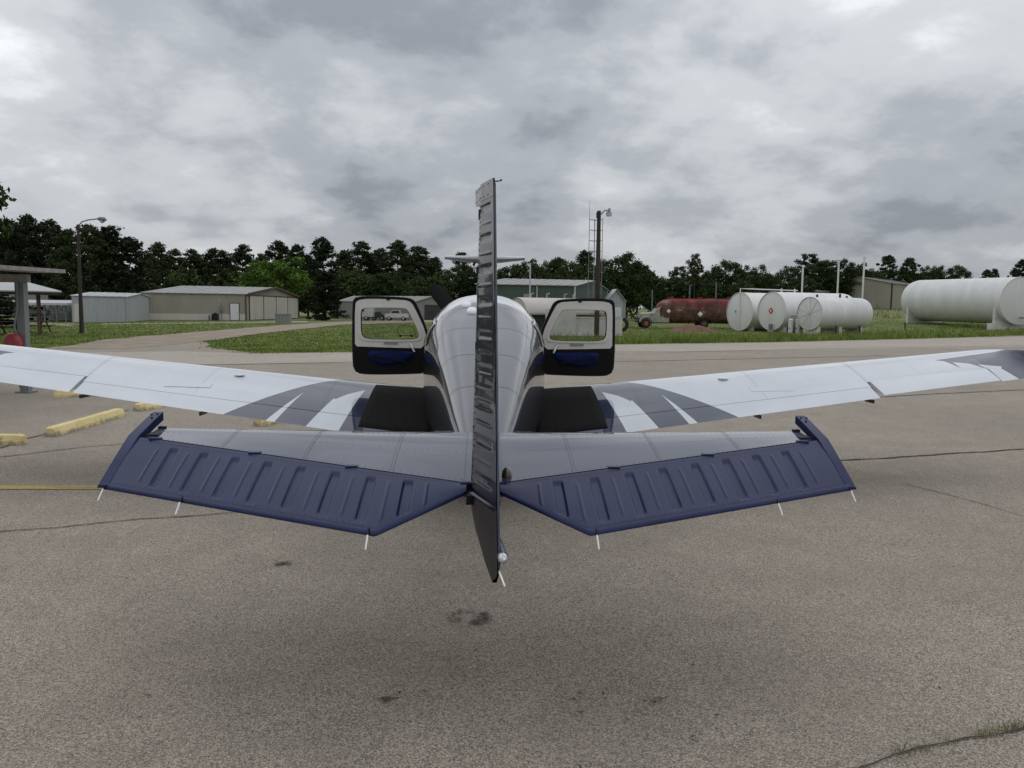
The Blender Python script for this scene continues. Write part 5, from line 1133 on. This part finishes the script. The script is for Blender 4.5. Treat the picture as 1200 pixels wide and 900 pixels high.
for s in (-1, 1): wheel(None, tr, (at(727, 373, 60).x, 60.2+s*.55, .72), .58, .3, (0, 1, 0), 'hub_yellow'); wheel(None, tr, (xa-1.1, 60.2+s*.55, .42), .42, .24, (0, 1, 0), 'hub_yellow')
b = MB(); b.bar((xb, 60.2, .72), (at(727, 373, 60).x, 60.2, .72), .2, .2); b.build('axle_beam', 'dark_metal', tr)
# pickup, trailer, dark car seen through the left door window
def side_car(name, label, cat, xc, Y, L_, prof, glassp, paintm, w=1.8, wheels=(.18, .80), r=.36, group=None):
    t_ = thing(name, label, cat, (xc, Y, 0), group); b = MB(); P = [(xc+(u-.5)*L_, z) for u, z in prof]; b.prism(P, Y-w/2, Y+w/2); fixn(b.build('body', paintm, t_))
    if glassp:
        for s in (-1, 1): b = MB(); P = [(xc+(u-.5)*L_, z) for u, z in glassp]; b.prism(P, Y+s*(w/2+.004), Y+s*(w/2+.02)); fixn(b.build('window', 'car_glass', t_))
    for u in wheels:
        for s in (-1, 1): wheel(None, t_, (xc+(u-.5)*L_, Y+s*(w/2-.1), r), r, .22, (0, 1, 0), 'metal')
    return t_
Yc = 112; xc = at(465.5, 372, Yc).x
side_car('pickup_truck', 'white crew-cab pickup seen through the left door window', 'pickup', xc, Yc, 3.5*.93, [(0, .45), (0, .95), (.22, 1.02), (.33, 1.45), (.62, 1.47), (.66, 1.0), (.99, 1.0), (1, .45)], [(.255, 1.05), (.345, 1.38), (.60, 1.40), (.63, 1.05)], 'car_white', 1.75, (.17, .78), .30)
xc = at(428, 370, Yc).x; t_ = side_car('box_trailer', 'white box trailer at the left of the left door window', 'trailer', xc, Yc, 2.5, [(0, .5), (0, 1.95), (.05, 2.02), (.95, 2.02), (1, 1.95), (1, .5)], None, 'car_white', 2.0, (.6,), .3)
b = MB(); b.box((xc-.35, Yc-1.02, 1.45), (.7, .03, .4)); b.build('window', 'car_glass', t_)
xc = at(442, 372, Yc).x; side_car('parked_car', 'small dark parked car between white trailer and pickup', 'car', xc, Yc+1.2, 1.9, [(0, .35), (0, .75), (.2, .85), (.35, 1.2), (.7, 1.2), (.85, .85), (1, .75), (1, .35)], [(.27, .88), (.37, 1.14), (.66, 1.14), (.78, .88)], 'car_dark', 1.5, (.2, .8), .26)
# light aircraft under the port
ap = thing('parked_aircraft', 'small pale light aircraft parked under the open aircraft port', 'aircraft', (at(50, 372, 87).x, 87, 0)); x0 = at(33, 370, 87).x; x1 = at(58, 370, 87).x
b = MB(); b.loft([[(lerp(x0, x1, u), 87+hw*math.cos(q/14*6.283), z+h*math.sin(q/14*6.283)) for q in range(14)] for u, hw, h, z in ((-.5, .05, .06, 1.0), (0, .25, .22, .98), (.35, .5, .42, .95), (.7, .52, .42, .9), (.95, .4, .34, .88), (1.05, .1, .1, .88))]); b.build('fuselage', 'car_white', ap, smooth=60)
b = MB(); b.loft([[(lerp(x0, x1, u), 87+hw*math.cos(q/10*6.283), 1.25+h*math.sin(q/10*6.283)) for q in range(10)] for u, hw, h in ((.25, .1, .05), (.4, .4, .3), (.62, .42, .33), (.8, .2, .1))]); b.build('canopy', 'car_glass', ap, smooth=60)
b = MB(); b.loft([[(lerp(x0, x1, .55)+dx, y, .72+.04*abs(y-87)+dz) for dx, dz in ((-.6, 0), (0, .08), (.55, .02), (0, -.06))] for y in (82.5, 87, 91.5)]); b.build('wing', 'car_white', ap)
b = MB(); b.loft([[(lerp(x0, x1, -.5)+dx, y, 1.0+dz) for dx, dz in ((-.3, 0), (0, .04), (.3, 0), (0, -.03))] for y in (85.6, 88.4)]); b.build('tailplane', 'car_white', ap)
b = MB(); b.loft([[(lerp(x0, x1, -.5)+dx-.2*k, 87+dy, 1.0+k) for dx, dy in ((-.3, 0), (0, .04), (.35, 0), (0, -.04))] for k in (0, .85)]); b.build('fin', 'car_white', ap)
for x, y in ((x1-.4, 87), (lerp(x0, x1, .45), 85.8), (lerp(x0, x1, .45), 88.2)): b = MB(); b.tube([(x, y, .8), (x, y, .2)], .04, 6); b.build('landing_gear_leg', 'metal', ap); b = MB(); b.tube([(x, y-.07, .2), (x, y+.07, .2)], .2, 14); b.build('wheel', 'tyre', ap)

# ================================================================== TREES
def leaves(b, c, rad, n, size, r_, flat=1., vs=None, fs=None):
    for _ in range(n):
        while True:
            v = Vector((r_.uniform(-1, 1), r_.uniform(-1, 1), r_.uniform(-1, 1)))
            if v.length < 1: break
        v = v*(.45+.55*r_.random()) if v.length > .5 else v
        p = c + Vector((v.x*rad, v.y*rad, v.z*rad*flat)); n_ = Vector((r_.gauss(0, 1), r_.gauss(0, 1), r_.gauss(.4, 1))).normalized(); X = n_.orthogonal().normalized(); a = r_.random()*6.283; Y = n_.cross(X); X, Y = X*math.cos(a)+Y*math.sin(a), Y*math.cos(a)-X*math.sin(a); s = size*r_.uniform(.6, 1.3)
        i = len(vs); vs += [p-X*s*.5, p+Y*s*.35, p+X*s*.6, p-Y*s*.30]; fs.append((i, i+1, i+2, i+3))
def make_tree(kind, seed):
    r_ = random.Random(seed); vs, fs = [], []; tb = MB(); Ht = 14.
    if kind in ('pine', 'lolly', 'cedar'):
        lo = {'pine': .10, 'lolly': .58, 'cedar': .03}[kind]; wmax = {'pine': 3.4, 'lolly': 2.7, 'cedar': 4.2}[kind]; nb = {'pine': 66, 'lolly': 26, 'cedar': 80}[kind]
        bend = [Vector((mnoise.noise(Vector((k*.7, seed, 0)))*.5, mnoise.noise(Vector((k*.7, seed, 9)))*.5, Ht*k/8)) for k in range(9)]; bend[0] = Vector((0, 0, -.2))
        tb.tube(bend, [.24, .21, .19, .17, .14, .11, .08, .05, .02], 8)
        for k in range(nb):
            h = lo+(1-lo)*((k+r_.random())/nb); u = (h-lo)/(1-lo); a = k*2.4+r_.uniform(-.6, .6)
            prof = (math.sin(math.pi*min(1, u*.80+.20))**.8) if kind != 'cedar' else (1-u)**.6*(.75+.25*min(1, u*8))
            if kind == 'lolly': prof = math.sin(math.pi*(.12+.84*u))**.7
            Lb = wmax*prof*r_.uniform(.45, 1.1)+.25; i = h*8; base = bend[int(min(7, i))].lerp(bend[int(min(7, i))+1], min(1, i-int(min(7, i))))
            tip = base + Vector((math.cos(a)*Lb, math.sin(a)*Lb, Lb*r_.uniform(-.05, .35)))
            tb.tube([base, base.lerp(tip, .55)+Vector((0, 0, -.08*Lb)), tip], [.06, .045, .015], 5, cap=False)
            rad = r_.uniform(.55, 1.0)*(1.1 if kind != 'cedar' else 1.2)
            leaves(None, tip, rad*1.1, 95, .36, r_, .66, vs, fs)
            if Lb > 1.2: leaves(None, base.lerp(tip, .5), rad, 60, .40, r_, .65, vs, fs)
        leaves(None, bend[-1], .55, 60, .25, r_, 1.2, vs, fs)
    else:
        tb.tube([(0, 0, -.2), (.1, .05, 2.2), (.05, -.1, 5), (0, 0, 8)], [.32, .26, .2, .1], 8)
        nl = 52
        for k in range(nl):
            z = 1-2*(k+.5)/nl; a = k*2.4; q = math.sqrt(1-z*z); bump_ = .72+.5*r_.random(); c = Vector((q*math.cos(a)*4.0*bump_, q*math.sin(a)*4.0*bump_, 8.4+z*5.0*(bump_ if z > 0 else .9)))
            c *= r_.uniform(.93, 1.0)
            b0 = Vector((0, 0, r_.uniform(3, 7))); tb.tube([b0, b0.lerp(c, .5)+Vector((0, 0, .3)), c], [.10, .06, .015], 5, cap=False)
            leaves(None, c, r_.uniform(1.1, 1.8), 170, .42, r_, .8, vs, fs)
        for k in range(14): c = Vector((r_.gauss(0, 1.6), r_.gauss(0, 1.6), r_.uniform(4.5, 11))); leaves(None, c, 1.7, 110, .5, r_, .9, vs, fs)
    zmax = max(v.z for v in vs); return tb, vs, fs, zmax
LEAF = {'pine': 'pine_leaf', 'lolly': 'pine_leaf', 'cedar': 'cedar_leaf', 'oak': 'oak_leaf', 'lime': 'lime_leaf'}
proto = {}
for kind, seeds in (('pine', (1, 2, 3, 4, 5)), ('lolly', (11, 12, 13)), ('cedar', (21,)), ('oak', (31, 32, 33, 34)), ('lime', (41,))):
    for sd_ in seeds:
        tb, vs_, fs_, zm = make_tree(kind, sd_)
        nm = {'pine': 'pine_tree', 'lolly': 'pine_tree', 'cedar': 'cedar_tree', 'oak': 'broadleaf_tree', 'lime': 'broadleaf_tree'}[kind]
        lb = MB(); lb.add(vs_, fs_)
        me1 = tb.build('trunk', 'bark', smooth=60); me2 = lb.build('crown', LEAF[kind])
        proto.setdefault(kind, []).append((nm, me1.data, me2.data, zm))
        bpy.data.objects.remove(me1); bpy.data.objects.remove(me2)
def place_tree(kind, i, px, py, Y, wide, label, group):
    nm, m1, m2, zm = proto[kind][i % len(proto[kind])]; p = at(px, py, Y); z0_ = rise(p.x, Y)-.03; sc_ = max(.2, (p.z-z0_)/zm)
    t_ = thing(nm, label, 'tree', (p.x, Y, z0_), group); t_.rotation_euler = (0, 0, (i*1.7+px*.37) % 6.28)
    sx_ = (1.25 if kind == 'pine' else 1.1)*wide*FPX_Y(Y)/{'pine': 7.2, 'lolly': 6.4, 'cedar': 9., 'oak': 10.2, 'lime': 10.2}[kind]
    t_.scale = (sx_, sx_, sc_)
    for n_, m_ in (('trunk', m1), ('crown', m2)):
        o = bpy.data.objects.new(n_, m_); COL.objects.link(o); o.parent = t_
def FPX_Y(Y): return Y/FPX
rows = [
 ('tall pines left of the street lamp and above it', 'tall dark pine, {o} from left in the high clump by the street lamp', [('pine', -22, 256, 118, 50), ('pine', 8, 254, 112, 46), ('pine', 33, 250, 116, 50), ('pine', 58, 256, 122, 46), ('pine', 80, 266, 112, 40), ('pine', 104, 261, 106, 48), ('pine', 128, 263, 110, 52), ('pine', 152, 276, 108, 46), ('pine', 72, 270, 128, 44), ('pine', 20, 262, 130, 44), ('pine', 116, 270, 122, 46)]),
 ('pine row behind the beige hangar', 'dark pine, {o} from left in the row behind the beige hangar', [('pine', 186, 282, 146, 34), ('pine', 204, 290, 150, 32), ('pine', 226, 291, 146, 36), ('pine', 250, 289, 150, 34), ('pine', 262, 292, 142, 30), ('pine', 284, 285, 150, 36), ('pine', 306, 296, 146, 32), ('pine', 326, 280, 152, 36), ('pine', 348, 285, 146, 34), ('pine', 378, 277, 142, 42), ('pine', 402, 292, 150, 32), ('pine', 424, 281, 146, 40), ('pine', 446, 290, 150, 34), ('pine', 466, 280, 142, 40), ('pine', 492, 287, 146, 40), ('pine', 510, 300, 152, 28), ('pine', 176, 296, 140, 30), ('pine', 240, 303, 160, 34), ('pine', 360, 298, 160, 34), ('pine', 436, 300, 160, 36), ('pine', 480, 300, 160, 36), ('oak', 216, 312, 140, 40), ('oak', 270, 310, 142, 44), ('oak', 412, 312, 138, 44)]),
 ('low broadleaf trees behind the propeller', 'rounded green broadleaf tree, {o} from left, behind the propeller and fin', [('oak', 452, 318, 136, 50), ('oak', 500, 322, 132, 54), ('oak', 527, 312, 140, 50), ('oak', 556, 308, 138, 44), ('oak', 578, 316, 136, 40)]),
 ('trees behind the green building', 'green tree, {o} from left, rising behind the green building roof', [('oak', 596, 309, 128, 40), ('oak', 618, 302, 126, 44), ('oak', 640, 304, 132, 36), ('pine', 655, 300, 132, 34), ('oak', 668, 303, 128, 40), ('pine', 686, 292, 134, 36), ('oak', 703, 302, 126, 40), ('oak', 748, 306, 122, 46), ('oak', 766, 322, 120, 34)]),
 ('trees above the tanker truck', 'tree, {o} from left, in the line above the rusty truck', [('oak', 786, 322, 126, 40), ('lolly', 797, 311, 132, 26), ('oak', 806, 322, 130, 34), ('oak', 828, 312, 128, 36), ('oak', 853, 303, 124, 52), ('oak', 884, 309, 128, 36), ('oak', 904, 318, 126, 26), ('oak', 838, 330, 120, 40), ('oak', 870, 328, 118, 40)]),
 ('tree line above the small tanks', 'tree, {o} from left, in the line above the three small tanks', [('oak', 926, 310, 132, 34), ('lolly', 949, 296, 134, 28), ('oak', 962, 303, 132, 34), ('oak', 984, 302, 130, 40), ('oak', 1004, 306, 134, 30), ('oak', 1020, 313, 134, 30), ('oak', 940, 322, 128, 34), ('oak', 1000, 322, 130, 40)]),
 ('tall thin pines above the tan hangar', 'round-topped thin pine, {o} from left, above tan hangar and big tank', [('lolly', 1041, 298, 138, 24), ('lolly', 1067, 301, 138, 24), ('lolly', 1157, 315, 140, 15), ('lolly', 1166, 314, 142, 13), ('lolly', 1188, 316, 138, 16), ('lolly', 1199, 303, 134, 24)]),
 ('small round trees above the big tank', 'small rounded tree, {o} from left, above tan hangar and big tank', [('oak', 1030, 316, 136, 26), ('oak', 1055, 313, 138, 30), ('oak', 1086, 311, 136, 26), ('oak', 1099, 309, 138, 20), ('oak', 1075, 320, 140, 30), ('oak', 1124, 309, 134, 32), ('oak', 1112, 324, 140, 34), ('oak', 1145, 326, 140, 34), ('oak', 1180, 326, 138, 40)]),
]
for group, lab, L_ in rows:
    L_ = sorted(L_, key=lambda r_: r_[1])
    for i, (kind, px, py, Y, wd) in enumerate(L_): place_tree(kind, i*3+len(group), px, py, Y, wd, lab.format(o=ORD[i]), group)
place_tree('lime', 0, 324, 298, 128, 76, 'bright light-green rounded tree beyond the beige hangar doors', 'broadleaf trees singly placed')
place_tree('oak', 1, 296, 316, 134, 40, 'small mid-green tree left of the bright green one', 'broadleaf trees singly placed')
place_tree('cedar', 0, 381, 316, 108, 54, 'dark dense cedar reaching the ground left of the left door', 'broadleaf trees singly placed')
place_tree('oak', 2, 734, 293, 104, 58, 'big dark broadleaf tree behind the small white shed', 'broadleaf trees singly placed')
place_tree('lolly', 1, 815, 296, 118, 20, 'lone thin pine standing tallest above the rusty tanker truck', 'broadleaf trees singly placed')
place_tree('lolly', 2, 541, 294, 150, 22, 'pine top showing just left of the fin under the antenna', 'broadleaf trees singly placed')
place_tree('pine', 2, -8, 338, 60, 60, 'dark drooping pine behind the shelter at the left edge', 'broadleaf trees singly placed')
place_tree('oak', 3, -82, 140, 40, 128, 'tree at the left picture edge, only leaf tips in view', 'broadleaf trees singly placed')
# undergrowth below the tree line: one mass
r_ = random.Random(99); vs_, fs_ = [], []
for k in range(900):
    px = r_.uniform(-60, 1290); Y = r_.uniform(132, 150) if px > 170 else r_.uniform(118, 132); p = at(px, 360, Y); hh = r_.uniform(.3, 1.)**1.5*(8.5 if px < 520 else 5.5 if px < 780 else 3.2)
    leaves(None, Vector((p.x, Y, rise(p.x, Y)+hh*.8)), 1.9, 42, .55, r_, .8, vs_, fs_)
b = MB(); b.add(vs_, fs_); o = b.build('undergrowth', 'oak_leaf', kind='stuff'); o['label'] = 'dark woodland undergrowth below the tree line'; o['category'] = 'undergrowth'
